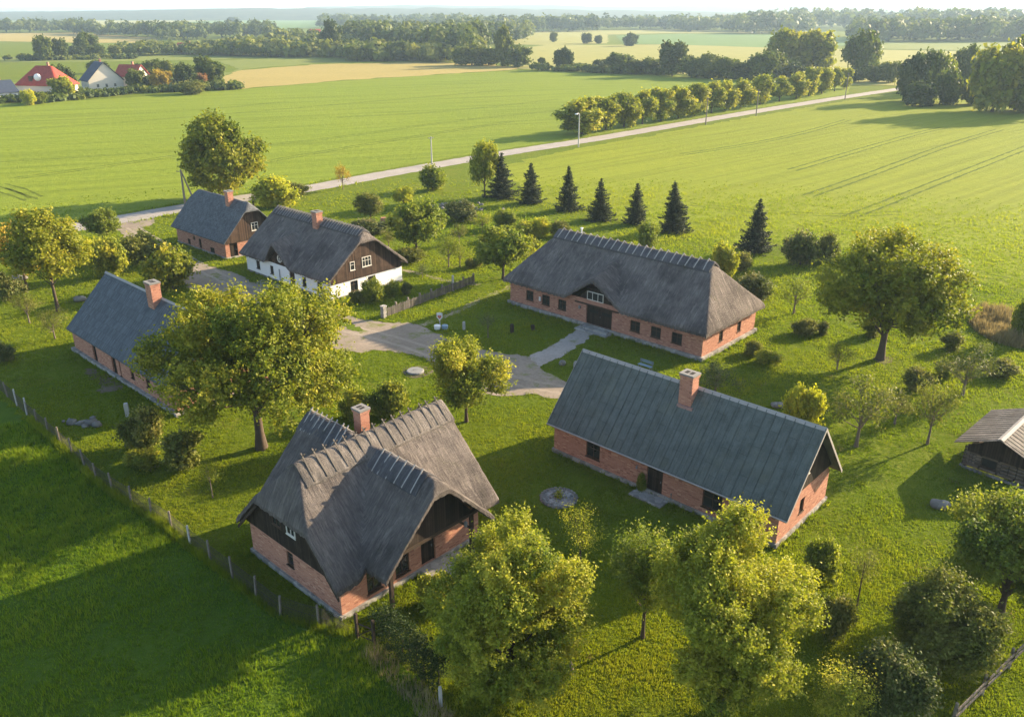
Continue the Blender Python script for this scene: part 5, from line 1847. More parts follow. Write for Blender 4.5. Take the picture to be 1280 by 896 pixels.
# scattered field trees and hedgerow trees beyond
FAR = [
    (57, 76, 20, 47, 'left one of two round trees on the far left hedge line', 'leaf_far'),
    (77, 75, 17, 49, 'right one of two round trees on the far left hedge line', 'leaf_fardark'),
    (95, 71, 18, 58, 'low tree at the start of the far left hedge clump', 'leaf_fardark'),
    (110, 70, 24, 43, 'tallest tree of the far left hedge clump', 'leaf_far'),
    (122, 73, 20, 57, 'small tree at the right end of the far left hedge clump', 'leaf_far'),
    (145, 72, 14, 57, 'thin tree right of the far left hedge clump', 'leaf_farpale'),
    (85, 118, 22, 84, 'green tree between the red and blue roofed village houses', 'leaf_fardark'),
    (68, 112, 18, 84, 'tree behind the right end of the red village roof', 'leaf_far'),
    (80, 124, 26, 98, 'bright bush-like tree right before the red roofed village house', 'leaf_lime'),
    (37, 132, 15, 113, 'yellow tree in front of the pale village annex', 'leaf_yellow'),
    (51, 130, 15, 116, 'small green tree in front of the white village house', 'leaf_green'),
    (123, 92, 22, 77, 'tree above the blue grey village roof', 'leaf_far'),
    (171, 111, 20, 88, 'round tree right of the cream village house', 'leaf_far'),
    (177, 96, 14, 80, 'dark tree behind the orange village roof', 'leaf_fardark'),
    (192, 98, 24, 76, 'grey green tree at the middle of the village gardens', 'leaf_far'),
    (210, 100, 17, 78, 'pale tree right of the middle of the village gardens', 'leaf_farpale'),
    (203, 112, 24, 89, 'golden round tree in the village gardens', 'leaf_gold'),
    (186, 110, 22, 95, 'low dark tree in the village gardens', 'leaf_fardark'),
    (234, 110, 24, 81, 'dark pointed tree left of the last village trees', 'leaf_fardark'),
    (258, 106, 30, 74, 'tall tree in the last village clump', 'leaf_far'),
    (270, 107, 24, 80, 'rightmost tree of the last village clump', 'leaf_far'),
    (252, 109, 16, 92, 'rust coloured small tree in the last village clump', 'leaf_rust'),
    (240, 118, 30, 102, 'greyish low tree at the foot of the last village clump', 'leaf_olive'),
    (705, 88, 22, 62, 'lone round tree on the hedge line left of the hedgerow', 'leaf_fardark'),
    (677, 85, 9, 73, 'tiny round tree on the hedge line right of the woodland belt', 'leaf_fardark'),
    (733, 55, 12, 42, 'left lone tree on the far pale meadow', 'leaf_fardark'),
    (748, 55, 9, 45, 'smallest lone tree on the far pale meadow', 'leaf_fardark'),
    (788, 58, 16, 43, 'roundest lone tree on the far pale meadow', 'leaf_fardark'),
    (692, 53, 9, 41, 'small upright tree left of the lone meadow trees', 'leaf_farpale'),
    (751, 90, 20, 75, 'first low tree of the hedgerow above the roadside row', 'leaf_fardark'),
    (776, 92, 34, 68, 'wide tree in the hedgerow above the roadside row', 'leaf_far'),
    (795, 93, 24, 78, 'low tree between the wide and tall hedgerow trees', 'leaf_fardark'),
    (813, 93, 28, 74, 'loose tree next to the tallest hedgerow tree', 'leaf_far'),
    (840, 95, 32, 53, 'tallest tree of the hedgerow above the roadside row', 'leaf_fardark'),
    (864, 97, 30, 72, 'thin topped tree right of the tallest hedgerow tree', 'leaf_far'),
    (885, 98, 34, 70, 'feathery tree in the middle of the right hedgerow', 'leaf_farpale'),
    (908, 99, 30, 74, 'dense low tree near the right end of the hedgerow', 'leaf_far'),
    (925, 99, 28, 80, 'lowest tree at the right end of the hedgerow', 'leaf_fardark'),
    (950, 100, 34, 67, 'tree before the huge double crown right of the hedgerow', 'leaf_far'),
    (966, 98, 28, 68, 'pale tree touching the huge double crown', 'leaf_farpale'),
    (982, 90, 48, 40, 'left half of the huge double crown beside the road end', 'leaf_oak'),
    (1014, 90, 48, 39, 'right half of the huge double crown beside the road end', 'leaf_oak'),
    (985, 98, 34, 80, 'dark undergrowth tree at the foot of the huge double crown', 'leaf_fardark'),
    (1075, 97, 38, 43, 'tall slender tree alone right of the huge double crown', 'leaf_far'),
    (1093, 103, 26, 81, 'low tree right of the tall slender one by the road end', 'leaf_far'),
    (1110, 104, 22, 78, 'pale thin tree by the road end', 'leaf_farpale'),
    (1066, 104, 20, 90, 'dark low bush-like tree at the foot of the tall slender one', 'leaf_fardark'),
    (1137, 128, 32, 73, 'dark tree at the left end of the grove where the road ends', 'leaf_fardark'),
    (1156, 126, 38, 68, 'bright topped tree in the middle of the road end grove', 'leaf_far'),
    (1172, 118, 30, 70, 'yellowish tree behind the middle of the road end grove', 'leaf_lime'),
    (1200, 112, 32, 60, 'tall tree at the right of the road end grove', 'leaf_far'),
    (1182, 131, 28, 91, 'round front tree of the road end grove', 'leaf_far'),
    (1150, 133, 34, 104, 'low shrubby tree along the front of the road end grove', 'leaf_fardark'),
    (1240, 140, 58, 60, 'huge dense tree left in the big clump at the right edge', 'leaf_oak'),
    (1268, 138, 58, 54, 'tallest dense tree in the big clump at the right edge', 'leaf_oak'),
    (1300, 142, 70, 58, 'dense tree of the right clump cut by the right edge', 'leaf_oak'),
    (1216, 131, 30, 100, 'low tree in front of the gap beside the big right clump', 'leaf_far'),
    (292, 30.5, 13, 22, 'lone round tree on the far cool meadow at left', 'leaf_fardark'),
    (307, 47, 16, 31, 'pair tree, left, above the woodland belt', 'leaf_far'),
    (321, 45, 12, 26, 'taller pair tree, right, above the woodland belt', 'leaf_far'),
    (590, 82, 34, 57, 'pale round tree at the front edge of the woodland belt', 'leaf_farpale'),
    (577, 82, 18, 60, 'slim tree left of the pale round front tree', 'leaf_far'),
    (611, 82, 30, 60, 'green tree right of the pale round front tree', 'leaf_far'),
    (630, 83, 20, 37, 'tallest pale poplar at the right front of the woodland belt', 'leaf_farpale'),
    (648, 84, 30, 59, 'spreading tree at the right tip of the woodland belt', 'leaf_far'),
    (463, 76, 20, 56, 'round front-row tree third left of the long pale hedge', 'leaf_farpale'),
    (481, 76, 22, 56, 'round front-row tree beside the big dark front-row tree', 'leaf_farpale'),
    (503, 76, 28, 53, 'big dark front-row tree of the woodland belt', 'leaf_far'),
    (525, 76, 24, 57, 'front-row tree right of the big dark one', 'leaf_farpale'),
    (551, 76, 22, 61, 'low front-row tree with yellow leaves before the woodland belt', 'leaf_lime'),
    (447, 77, 18, 58, 'front-row tree left of the round front-row pair', 'leaf_farpale'),
    (416, 70, 24, 29, 'tall dark round tree standing above the woodland belt', 'leaf_fardark'),
    (437, 58, 15, 31, 'paler tall tree next to the dark round one in the woodland', 'leaf_farpale'),
]
for i, (bx, by, w, top, lb, mt) in enumerate(FAR):
    p, h, r = spot(bx, by, w, top)
    plant(f'far{i % 4}', 'field_tree', p, max(h, 2), r, 12, 6, lb, 'tree', None, mt)


# woods that read as one mass
def wood(bands, seed, name='woodland'):
    """bands: (px polyline of near edge, px polyline of far edge, n, height, radius, tint)"""
    rr = np.random.default_rng(seed)
    Vs, Qs, Ts, Ms, off = [], [], [], [], 0
    for (x0, y0, x1, y1, y2, n, hh, rad, tin) in bands:
        for i in range(n):
            u = rr.random()
            v = rr.random() ** 1.5
            bx = x0 + (x1 - x0) * u
            by = (y0 + (y1 - y0) * u) * (1 - v) + y2 * v
            p = W(bx, by)
            h = hh * rr.uniform(.7, 1.4)
            r = rad * rr.uniform(.65, 1.45)
            k = 110
            d = rr.normal(0, 1, (k, 3))
            d[:, 2] = np.abs(d[:, 2]) * .9 - .25
            d /= np.linalg.norm(d, axis=1)[:, None]
            ph = rr.uniform(0, 6, 3)
            bumpy = 1 + .22 * np.sin(4 * d[:, 0] + ph[0]) * np.sin(4 * d[:, 1] + ph[1]) + .12 * np.sin(7 * d[:, 2] + ph[2])
            C = d * bumpy[:, None] * np.array([r, r, h * .5]) * rr.uniform(.85, 1.05, k)[:, None] + np.array([p[0], p[1], h * .52])
            C[:, 2] = np.maximum(C[:, 2], .4)
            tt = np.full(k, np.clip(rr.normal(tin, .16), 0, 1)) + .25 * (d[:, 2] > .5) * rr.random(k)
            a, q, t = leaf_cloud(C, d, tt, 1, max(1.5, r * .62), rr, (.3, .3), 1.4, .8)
            Vs.append(a)
            Qs.append(q + off)
            Ts.append(t)
            Ms.append(np.full(len(q), rr.choice(3, p=[.45, .35, .2])))
            off += len(a)
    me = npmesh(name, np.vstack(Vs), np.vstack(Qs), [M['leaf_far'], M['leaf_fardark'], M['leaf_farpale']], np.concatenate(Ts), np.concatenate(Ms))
    o = put(name, me)
    o['kind'] = 'stuff'
    o['label'] = 'far off woodland'
    return o


wood([(-60, 42, 118, 41.5, 36, 150, 14, 5, .35), (90, 44, 250, 51, 42, 160, 13, 5, .3), (200, 52, 345, 47, 42, 90, 13, 5, .3)], 1)
wood([(150, 70, 300, 71, 62, 90, 6, 4, .6), (280, 71, 440, 73, 58, 150, 8, 5, .6), (430, 76, 570, 79, 62, 120, 8, 5, .6), (330, 58, 420, 60, 50, 50, 10, 5, .5)], 2)
wood([(440, 62, 600, 78, 44, 230, 15, 6, .3), (400, 36, 560, 34, 27, 170, 16, 8, .2), (560, 62, 660, 53, 38, 130, 15, 6, .3), (540, 38, 650, 40, 31, 90, 17, 8, .2)], 3)
wood([(650, 41, 745, 40, 34, 110, 17, 7, .25), (735, 38.5, 850, 37.5, 33, 110, 16, 7, .2), (830, 39.5, 925, 40.5, 34, 90, 17, 8, .25)], 4)
wood([(920, 43, 1010, 43, 37, 70, 20, 9, .35), (945, 38, 1280, 40, 27, 200, 24, 11, .25), (1060, 53, 1290, 53, 46, 160, 17, 7, .3), (1270, 53, 1500, 56, 46, 100, 17, 7, .3)], 5)
wood([(230, 21, 430, 21, 19.5, 110, 24, 14, .15), (400, 31, 440, 31, 27, 40, 16, 8, .15), (120, 17.5, 330, 17.2, 16.3, 90, 34, 26, .15), (-80, 19, 160, 18.2, 16.8, 90, 30, 24, .15), (430, 19, 640, 19, 17, 100, 28, 22, .2)], 6)
# undergrowth at the foot of hedges
wood([(0, 77, 170, 74, 73.5, 60, 2.2, 2, .5), (660, 88, 960, 101, 88, 90, 2.6, 2.2, .4), (715, 170, 1050, 112.5, 112, 0, 2, 2, .4)], 7, 'hedgerow_undergrowth')
wood([(0, 135, 170, 117, 116, 50, 1.6, 1.5, .35), (160, 118, 300, 112, 106, 60, 1.8, 1.7, .4)], 8, 'garden_undergrowth')


# ------------------------------------------------------------------ poles
def pole(bx, by, top, label, lamp=False, aframe=False, mat='post'):
    p, h, r = spot(bx, by, 4, top)
    root = empty('utility_pole', p, .35, label, 'utility pole')
    mb = MB()
    if aframe:
        mb.tube([(-.0, 0, 0), (.12, 0, h)], [.2, .12], 8)
        mb.build('pole', M[mat], root)
        m2 = MB()
        m2.tube([(1.7, .3, 0), (.2, 0, h * .93)], [.17, .11], 8)
        m2.build('strut', M[mat], root)
    else:
        mb.tube([(0, 0, 0), (0, 0, h)], [.17, .12], 8)
        mb.build('pole', M[mat], root)
    c = MB()
    if lamp:
        c.tube([(0, 0, h - .05), (-.5, -.3, h + .1), (-1.0, -.6, h)], [.05, .05, .05], 6)
        c.blob((-1.1, -.7, h - .05), (.45, .3, .18), 1, 8, 5, 0)
        c.build('street_lamp_head', M['sign_white'], root)
    else:
        c.box(-.55, .55, -.05, .05, h - .35, h - .25)
        for x in (-.5, 0, .5):
            c.tube([(x, 0, h - .25), (x, 0, h - .08)], [.045, .03], 6)
        c.build('crossarm', M[mat], root)


pole(232, 259, 212, 'braced double leg wooden pole behind the shingled outbuilding', aframe=True)
pole(540, 207, 171, 'grey pole beside the road above the orchard', mat='post_pale')
pole(723, 184, 142, 'pole with a pale street lamp head in front of the roadside row', True, mat='post_pale')
pole(882, 156, 122, 'brown pole along the road before the middle of the roadside row')
pole(945, 145, 112, 'tall brown pole along the road before the right part of the row')
pole(1056, 125, 91, 'farthest pole near the end of the road')
pole(317, 258, 245, 'short dark marker post at the road behind the outbuilding roof', mat='timber')


# ------------------------------------------------------------------ fences
def wire_fence(pts_px, label, n, seed):
    c = PX(pts_px)
    seg = np.concatenate([[0], np.cumsum(np.linalg.norm(np.diff(c, axis=0), axis=1))])
    at = lambda s: np.array([np.interp(s, seg, c[:, 0]), np.interp(s, seg, c[:, 1])])
    root = empty('wire_fence', c[0], 0, label, 'fence')
    o0 = c[0]
    rr = np.random.default_rng(seed)
    hgt = 1.25
    for i in range(n):
        p = at(seg[-1] * i / (n - 1)) - o0
        mb = MB()
        lean = rr.normal(0, .05, 2)
        hh = hgt + rr.uniform(.05, .3)
        mb.tube([(p[0], p[1], 0), (p[0] + lean[0], p[1] + lean[1], hh)], [.075, .065], 7)
        mb.build('post', M['post_pale'] if rr.random() < .2 else M['post'], root)
    # woven wire: two families of slanting strands plus top and bottom wire
    V, Q = [], []

    def strand(a, b, r=.0045):
        d = b - a
        d /= np.linalg.norm(d)
        s = np.cross(d, [0, 0, 1.0])
        s /= np.linalg.norm(s) + 1e-9
        u = np.cross(s, d)
        k = len(V)
        for e in (a, b):
            for q in (s * r + u * r, -s * r + u * r, -s * r - u * r, s * r - u * r):
                V.append(e + q)
        for i in range(4):
            j = (i + 1) % 4
            Q.append((k + i, k + j, k + 4 + j, k + 4 + i))
    s = 0.0
    st = .15
    while s < seg[-1] - 1.2:
        for sg in (0, 1):
            p, q = at(s) - o0, at(s + 1.1) - o0
            a = np.array([p[0], p[1], .05 if sg == 0 else hgt - .05])
            b = np.array([q[0], q[1], hgt - .05 if sg == 0 else .05])
            strand(a, b)
        s += st
    for z in (.05, hgt * .5, hgt - .05):
        for i in range(40):
            p, q = at(seg[-1] * i / 40) - o0, at(seg[-1] * (i + 1) / 40) - o0
            strand(np.array([p[0], p[1], z]), np.array([q[0], q[1], z]), .006)
    put('wire_netting', npmesh('wire_netting', np.array(V), np.array(Q), [M['wire']]), root)


fence_px = [(-90, 410), (0, 487), (50, 533), (102, 579), (125, 604), (172, 634), (205, 654), (262, 700), (330, 752), (352, 770), (400, 782), (447, 797)]
wire_fence(fence_px, 'rusty wire mesh fence on wooden posts dividing the pasture from the farmyard', 30, 1)


def rail_fence():
    a, b = W(1190, 905), W(1320, 775)
    L = np.linalg.norm(b - a)
    root = empty('rail_fence', a, math.atan2(b[1] - a[1], b[0] - a[0]), 'weathered grey wooden rail fence in the bottom right corner', 'fence')
    n = 5
    for i in range(n):
        mb = MB()
        mb.tube([(L * i / (n - 1), 0, 0), (L * i / (n - 1) + .02, .02, 1.25)], [.09, .075], 8)
        mb.build('post', M['post'], root)
    for z, dy in ((.62, -.1), (1.02, -.1)):
        for i in range(n - 1):
            mb = MB()
            x0, x1 = L * i / (n - 1) - .15, L * (i + 1) / (n - 1) + .15
            mb.box(x0, x1, dy - .03, dy + .015, z - .09, z + .09)
            mb.build('rail', M['wood_grey'], root)


rail_fence()


def garden_fence():
    pts = PX([(480, 397), (512, 385), (560, 367), (592, 354)])
    a, b = pts[0], pts[-1]
    L = np.linalg.norm(b - a)
    root = empty('garden_fence', a, math.atan2(b[1] - a[1], b[0] - a[0]), 'low weathered picket fence with a stone end pier in front of the white cottage garden', 'fence')
    pi = MB()
    pi.box(-.24, .24, -.22, .22, 0, 1.25)
    pi.box(-.28, .28, -.26, .26, 1.25, 1.34)
    pi.build('pier', M['pebble'], root)
    n = 8
    rr = np.random.default_rng(4)
    for i in range(1, n + 1):
        mb = MB()
        x = L * i / n
        hh = 1.25 if i != 6 else 1.9
        mb.box(x - .09, x + .09, -.09, .09, 0, hh)
        mb.build('post', M['post_pale'] if i in (6,) else M['post'], root)
    x = .45
    pk = MB()
    while x < L - .1:
        hh = 1.0 + rr.normal(0, .05)
        pk.box(x, x + .1, -.13, -.1, .06, hh)
        x += .15 + abs(rr.normal(0, .02))
    pk.box(.31, L, -.098, -.05, .28, .36)
    pk.box(.31, L, -.098, -.05, .78, .86)
    pk.build('pickets', M['wood_grey'], root)


garden_fence()


def gate():
    a, b = W(447, 797), W(468, 806)
    L = np.linalg.norm(b - a)
    root = empty('garden_gate', a, math.atan2(b[1] - a[1], b[0] - a[0]), 'small dark gate between two posts below the cross gabled cottage corner', 'gate')
    for x in (0, L):
        mb = MB()
        mb.box(x - .07, x + .07, -.07, .07, 0, 1.6)
        mb.build('post', M['timber'], root)
    mb = MB()
    mb.box(.1, L - .1, -.02, .02, .2, .27)
    mb.box(.1, L - .1, -.02, .02, .95, 1.02)
    mb.prism([(.1, -.03, .27), (.17, -.03, .27), (L - .1, -.03, .95), (L - .17, -.03, .95)], (0, -.03, 0))
    mb.build('gate_panel', M['timber'], root)


gate()


# hedge
def hedge():
    a, b = W(474, 788), W(556, 862)
    L = np.linalg.norm(b - a)
    rr = np.random.default_rng(9)
    n = 1500
    u = rr.random(n)
    C = np.stack([u * L, rr.uniform(-.55, .55, n), rr.uniform(.05, 1.75, n)], 1)
    k = (np.abs(C[:, 1]) > .33) | (C[:, 2] > 1.4)
    C = C[k]
    D = np.stack([np.zeros(len(C)), np.sign(C[:, 1]) * .6, np.full(len(C), .6)], 1)
    V, Q, t = leaf_cloud(C, D, np.clip(rr.normal(.3, .15, len(C)), 0, 1), 16, .09, rr, (.12, .1))
    root = empty('hedge', a, math.atan2(b[1] - a[1], b[0] - a[0]), 'dark clipped hedge running down from the gate beside the round front tree', 'hedge')
    put('foliage', npmesh('hedge_foliage', V, Q, [M['leaf_hedge']], t), root)
    mb = MB()
    for x in np.arange(.3, L, .6):
        mb.tube([(x, 0, 0), (x + .05, .03, 1.3)], [.04, .02], 5)
    mb.build('stem', M['bark'], root)


hedge()


# ------------------------------------------------------------------ small things in the yard
def flower_bed():
    p = W(698.5, 623)
    root = empty('flower_bed', p, 0, 'round stone edged bed of pebbles with a small plant on the shaded lawn', 'flower bed')
    rr = np.random.default_rng(2)
    mb = MB()
    n = 26
    for i in range(n):
        a = 2 * math.pi * i / n
        mb.blob((1.15 * math.cos(a), 1.15 * math.sin(a), .06), (.16, .14, .13), i, 8, 5)
    mb.build('stone_ring', M['stone'], root)
    f = MB()
    f.face([(1.08 * math.cos(2 * math.pi * i / 24), 1.08 * math.sin(2 * math.pi * i / 24), .07) for i in range(24)])
    for i in range(150):
        r, a = 1.0 * math.sqrt(rr.random()), rr.uniform(0, 6.28)
        s = rr.uniform(.04, .09)
        f.blob((r * math.cos(a), r * math.sin(a), .09), (s, s, s * .7), i, 6, 4)
    f.build('pebbles', M['pebble'], root)
    C = rr.normal(0, .12, (40, 3)) + np.array([0, 0, .35])
    V, Q, t = leaf_cloud(C, np.tile([0, 0, 1.0], (40, 1)), rr.random(40), 9, .1, rr, (.12, .07))
    put('plant', npmesh('bed_plant', V, Q, [M['leaf_lime']], t), root)


flower_bed()


def stone(name, bx, by, rad, label, cat, mat='stone', seed=0, z=.6, group=None):
    p = W(bx, by)
    mb = MB()
    mb.blob((0, 0, rad[2] * z), rad, seed, 14, 9, .12)
    o = mb.build(name, M[mat], None, (p[0], p[1], 0))
    return tag(o, label, cat, group)


stone('boulder', 703, 456, (.32, .28, .3), 'greyish boulder on the shaded lawn, the left one beside the house path', 'boulder', seed=1)
stone('boulder', 720, 460, (.3, .28, .42), 'brownish upright boulder right of the grey one on the shaded lawn', 'boulder', seed=2, mat='pebble')
stone('boulder', 972, 508, (.6, .45, .22), 'flat pale rock in the grass behind the slate blue roof ridge', 'boulder', seed=3)
stone('boulder', 1174, 633, (.65, .5, .3), 'grey mound of stone on the shaded grass below the log shed', 'boulder', seed=4)
stone('boulder', 100, 406 - 30, (.8, .5, .35), 'pale rounded rock right under the golden trees at left', 'boulder', seed=5)
stone('boulder', 22, 350, (1.2, .6, .4), 'long low grey rock by the left edge', 'boulder', seed=6)
stone('tree_stump', 713, 842, (.16, .16, .5), 'short weathered stump beside the round front tree', 'stump', 'bark_pale', 7, .5)


def well_cover():
    p = W(519, 465)
    root = empty('well_cover', p, .3, 'round concrete cistern cover in a patch of bare dirt on the lawn', 'well cover')
    mb = MB()
    n = 20
    ring = lambda r, z: [(r * math.cos(2 * math.pi * i / n), r * math.sin(2 * math.pi * i / n), z) for i in range(n)]
    a, b, c = ring(.8, 0), ring(.8, .14), ring(.72, .2)
    for i in range(n):
        j = (i + 1) % n
        mb.face([a[i], a[j], b[j], b[i]])
        mb.face([b[i], b[j], c[j], c[i]])
    mb.face(c)
    mb.build('lid', M['concrete'], root)
    h = MB()
    h.tube([(-.2, 0, .19), (-.15, 0, .29), (.15, 0, .29), (.2, 0, .19)], [.02] * 4, 6)
    h.build('handle', M['metal'], root)


well_cover()
sheet('bare_earth', ragged(smooth(PX([(500, 463), (512, 457), (540, 458), (544, 466), (525, 473), (508, 472)]), 2), .3, .06, 77), 0.016, M['soil'])
sheet('bare_earth', ragged(smooth(PX([(1092, 447), (1100, 443), (1114, 446), (1116, 452), (1104, 455), (1094, 452)]), 2), .3, .08, 78), 0.016, M['soil'])


def sign():
    p = W(550, 409)
    root = empty('yard_sign', p, math.radians(-10), 'faded red and white shield shaped sign on a post beside the driveway', 'sign')
    mb = MB()
    mb.tube([(0, 0, 0), (0, 0, 1.0)], [.05, .05], 7)
    mb.build('post', M['post_pale'], root)
    s = MB()
    s.prism([(-.3, -.06, 1.55), (-.3, -.06, 1.1), (0, -.06, .75), (.3, -.06, 1.1), (.3, -.06, 1.55), (0, -.06, 1.62)], (0, -.05, 0))
    s.build('sign_panel', M['sign_white'], root)
    r = MB()
    r.prism([(-.2, -.065, 1.32), (-.2, -.065, 1.13), (0, -.065, .9), (.2, -.065, 1.13), (.2, -.065, 1.32)], (0, -.004, 0))
    r.build('red_field', M['sign_red'], root)


sign()
for i, dx in enumerate((-.35, .42)):
    p = W(551, 411.5) + np.array([dx, 0])
    mb = MB()
    mb.tube([(0, 0, 0), (0, 0, .42), (0, 0, .45)], [.3, .34, .3], 12)
    o = mb.build('planter_tub', M['sign_white'] if i == 0 else M['blue_paint'], None, (p[0], p[1], 0.0))
    tag(o, ('white round tub at the left foot of the red and white sign', 'pale blue round tub at the right foot of the red and white sign')[i], 'tub')


def post(name, bx, by, top, w, mat, label, cat):
    p, h, r = spot(bx, by, w, top)
    mb = MB()
    r = max(r, .06)
    mb.box(-r, r, -r * .9, r * .9, 0, h * .9)
    mb.box(-r * .85, r * .85, -r * .75, r * .75, h * .9, h)
    o = mb.build(name, M[mat], None, (p[0], p[1], 0), .3)
    tag(o, label, cat)


post('marker_post', 160, 520, 504, 5, 'post_pale', 'pale concrete post on the lawn in front of the grey roofed house', 'post')
post('old_stump', 640, 416, 405, 4, 'timber', 'dark upright stump on the shaded lawn left of the long thatched house windows', 'stump')
post('marker_post', 580, 412, 402, 3, 'post_pale', 'thin grey stake on the shaded lawn right of the red and white sign', 'post')
post('old_stump', 666, 413, 406, 4, 'timber', 'short dark stump nearest the long thatched house on the shaded lawn', 'stump')
post('marker_post', 551, 882, 858, 4, 'post_pale', 'pale fence stake under the round front tree', 'post')
post('brick_pillar', 480, 292 - 8, 272, 7, 'brick_old', 'small brick pillar behind the white cottage chimney', 'pillar')


def rubble(bx, by, n, sp, label, seed, mats='stone'):
    p = W(bx, by)
    rr = np.random.default_rng(seed)
    mb = MB()
    for i in range(n):
        s = rr.uniform(.12, .42)
        q = rr.normal(0, 1, 2) * sp
        mb.blob((q[0], q[1], s * .4), (s, s * rr.uniform(.7, 1.2), s * .7), i, 8, 5)
    o = mb.build('stone_heap', M[mats], None, (p[0], p[1], 0))
    tag(o, label, 'stone heap')


rubble(562, 258, 60, (2.6, 1.0), 'grey heap of rubble stones in the orchard', 1)
rubble(98, 530, 16, (.9, .45), 'scatter of pale stones beside the wire fence', 2)
rubble(588, 263, 24, (1.6, .5), 'low spread of stones right of the rubble heap', 3)


def bench():
    p = W(806, 462)
    root = empty('garden_bench', p, ANG, 'pale blue garden seat on the lawn in front of the long thatched house', 'bench')
    mb = MB()
    for k in range(4):
        mb.box(-.7, .7, -.2 + k * .11, -.11 + k * .11, .42, .45)
    mb.build('seat', M['blue_paint'], root)
    b = MB()
    for k in range(2):
        b.box(-.7, .7, .25, .28, .6 + k * .16, .7 + k * .16)
    b.build('backrest', M['blue_paint'], root)
    for x in (-.6, .6):
        l = MB()
        l.box(x - .03, x + .03, -.18, -.12, 0, .42)
        l.box(x - .03, x + .03, .2, .249, 0, .9)
        l.build('leg', M['metal'], root)


bench()


# ------------------------------------------------------------------ grass
def grass_mesh(name, N, r0, r1, sp0, hgt, mat, inc=None, exc=(), seed=1, half=math.radians(50), blades=3, wfac=1.0, tintf=None, spread=0.5):
    """real blades; coarser tufts farther off. Polar scatter round the foot of the camera mast."""
    rr = np.random.default_rng(seed)
    u = rr.random(N)
    r = np.where(u < .32, np.sqrt(r0 ** 2 + (46 ** 2 - r0 ** 2) * (u / .32)), 46 * (r1 / 46) ** ((u - .32) / .68)) if r1 > 46 else r0 + (r1 - r0) * u
    a = rr.uniform(-half, half, N)
    P = np.stack([r * np.sin(a), r * np.cos(a)], 1)
    ok = np.ones(N, bool)
    if inc is not None:
        ok &= inside(P, inc)
    for e in exc:
        ok &= ~inside(P, e)
    if r1 > 130:
        ok &= rr.random(N) < np.clip((r1 - r) / (r1 * .45), 0, 1)
    P, r = P[ok], r[ok]
    n = len(P)
    s = np.maximum(1, r / 46)
    patch = vnoise(P[:, 0], P[:, 1], 5, .5) * .5 + vnoise(P[:, 0], P[:, 1], 6, 1.9) * .5
    big = vnoise(P[:, 0], P[:, 1], 8, .12)
    h = hgt * s ** .75 * np.clip(1 + .8 * patch + .3 * big, .3, 2.4) * rr.uniform(.6, 1.35, n)
    Vs, Ts = [], []
    tn = np.clip(.45 + .2 * patch + .28 * big + rr.normal(0, .12, n), 0, 1)
    for b in range(blades):
        th = rr.uniform(0, 2 * math.pi, n)
        w = .022 * s * wfac * rr.uniform(.7, 1.3, n)
        lean = h * rr.uniform(.2, .9, n)
        la = rr.uniform(0, 2 * math.pi, n)
        o = rr.normal(0, .05, (n, 2)) * s[:, None]
        bx, by = P[:, 0] + o[:, 0], P[:, 1] + o[:, 1]
        dx, dy = np.cos(th) * w, np.sin(th) * w
        A = np.stack([bx - dx, by - dy, np.full(n, .0)], 1)
        B = np.stack([bx + dx, by + dy, np.full(n, .0)], 1)
        C = np.stack([bx + np.cos(la) * lean * spread, by + np.sin(la) * lean * spread, h], 1)
        Vs.append(np.stack([A, B, C], 1))
        Ts.append(tn + rr.normal(0, .1, n))
    V = np.concatenate(Vs).reshape(-1, 3)
    T = np.concatenate(Ts)
    Q = np.arange(len(V)).reshape(-1, 3)
    o = put(name, npmesh(name, V, Q, [M[mat]], T))
    o['kind'] = 'stuff'
    return o


def foot(o, L, Wd, m=.15):
    c, s = math.cos(ANG), math.sin(ANG)
    return np.array([o + np.array([c * a - s * b, s * a + c * b]) for a, b in ((-m, -m), (L + m, -m), (L + m, Wd + m), (-m, Wd + m))])


EXC = [drive_poly, road_poly, path_poly, foot(W(638, 379), 24.2, 10.2, .25), foot(W(692.5, 564), 17.5, 7.1), foot(W(310, 338), 17.6, 10.3), foot(W(223, 302.5), 13.2, 8), foot(W(95, 438), 20.4, 8.3, .3), foot(W(317.5, 690), 8.8, 10.3), foot(W(1206, 583), 3.9, 6)]
cb = W(698.5, 623)
EXC.append(np.array([cb + 1.25 * np.array([math.cos(t), math.sin(t)]) for t in np.linspace(0, 6.28, 16)[:-1]]))
g1 = grass_mesh('grass', 740000, 21, 165, .1, .08, 'blade', None, EXC + [past_poly], 1)
g1['label'] = 'short lawn and crop grass'
g2 = grass_mesh('meadow_grass', 330000, 21, 70, .1, .2, 'blade_pasture', past_poly, [], 2, math.radians(56))
g2['label'] = 'long pasture grass'
# dry patches and weeds
g3 = grass_mesh('dry_grass', 900000, 90, 125, .1, .5, 'blade_dry', dry_poly, [], 3, blades=3, wfac=1.3)
wl = ribbon_poly(open_smooth(PX([(462, 812), (495, 842), (535, 884), (570, 930)]), 1), 1.3)
g4 = grass_mesh('dry_grass', 30000, 20, 34, .1, .42, 'blade_dry', wl, [], 4, wfac=.7)
wl2 = ribbon_poly(open_smooth(PX(fence_px), 1), .8)
g5 = grass_mesh('weeds', 420000, 24, 70, .1, .42, 'blade', wl2, [], 5, math.radians(46), wfac=1.0)
rough = PX([(500, 270), (590, 262), (640, 262), (700, 280), (720, 290), (640, 300), (560, 300), (500, 300)])
g6 = grass_mesh('weeds', 260000, 95, 160, .1, .3, 'blade', rough, [], 6, wfac=1.2)
vg = ribbon_poly(road_c, ROADW + 2.6)
g7 = grass_mesh('weeds', 500000, 100, 165, .1, .17, 'blade', vg, [ribbon_poly(road_c, ROADW + .4)], 7, wfac=1.2)

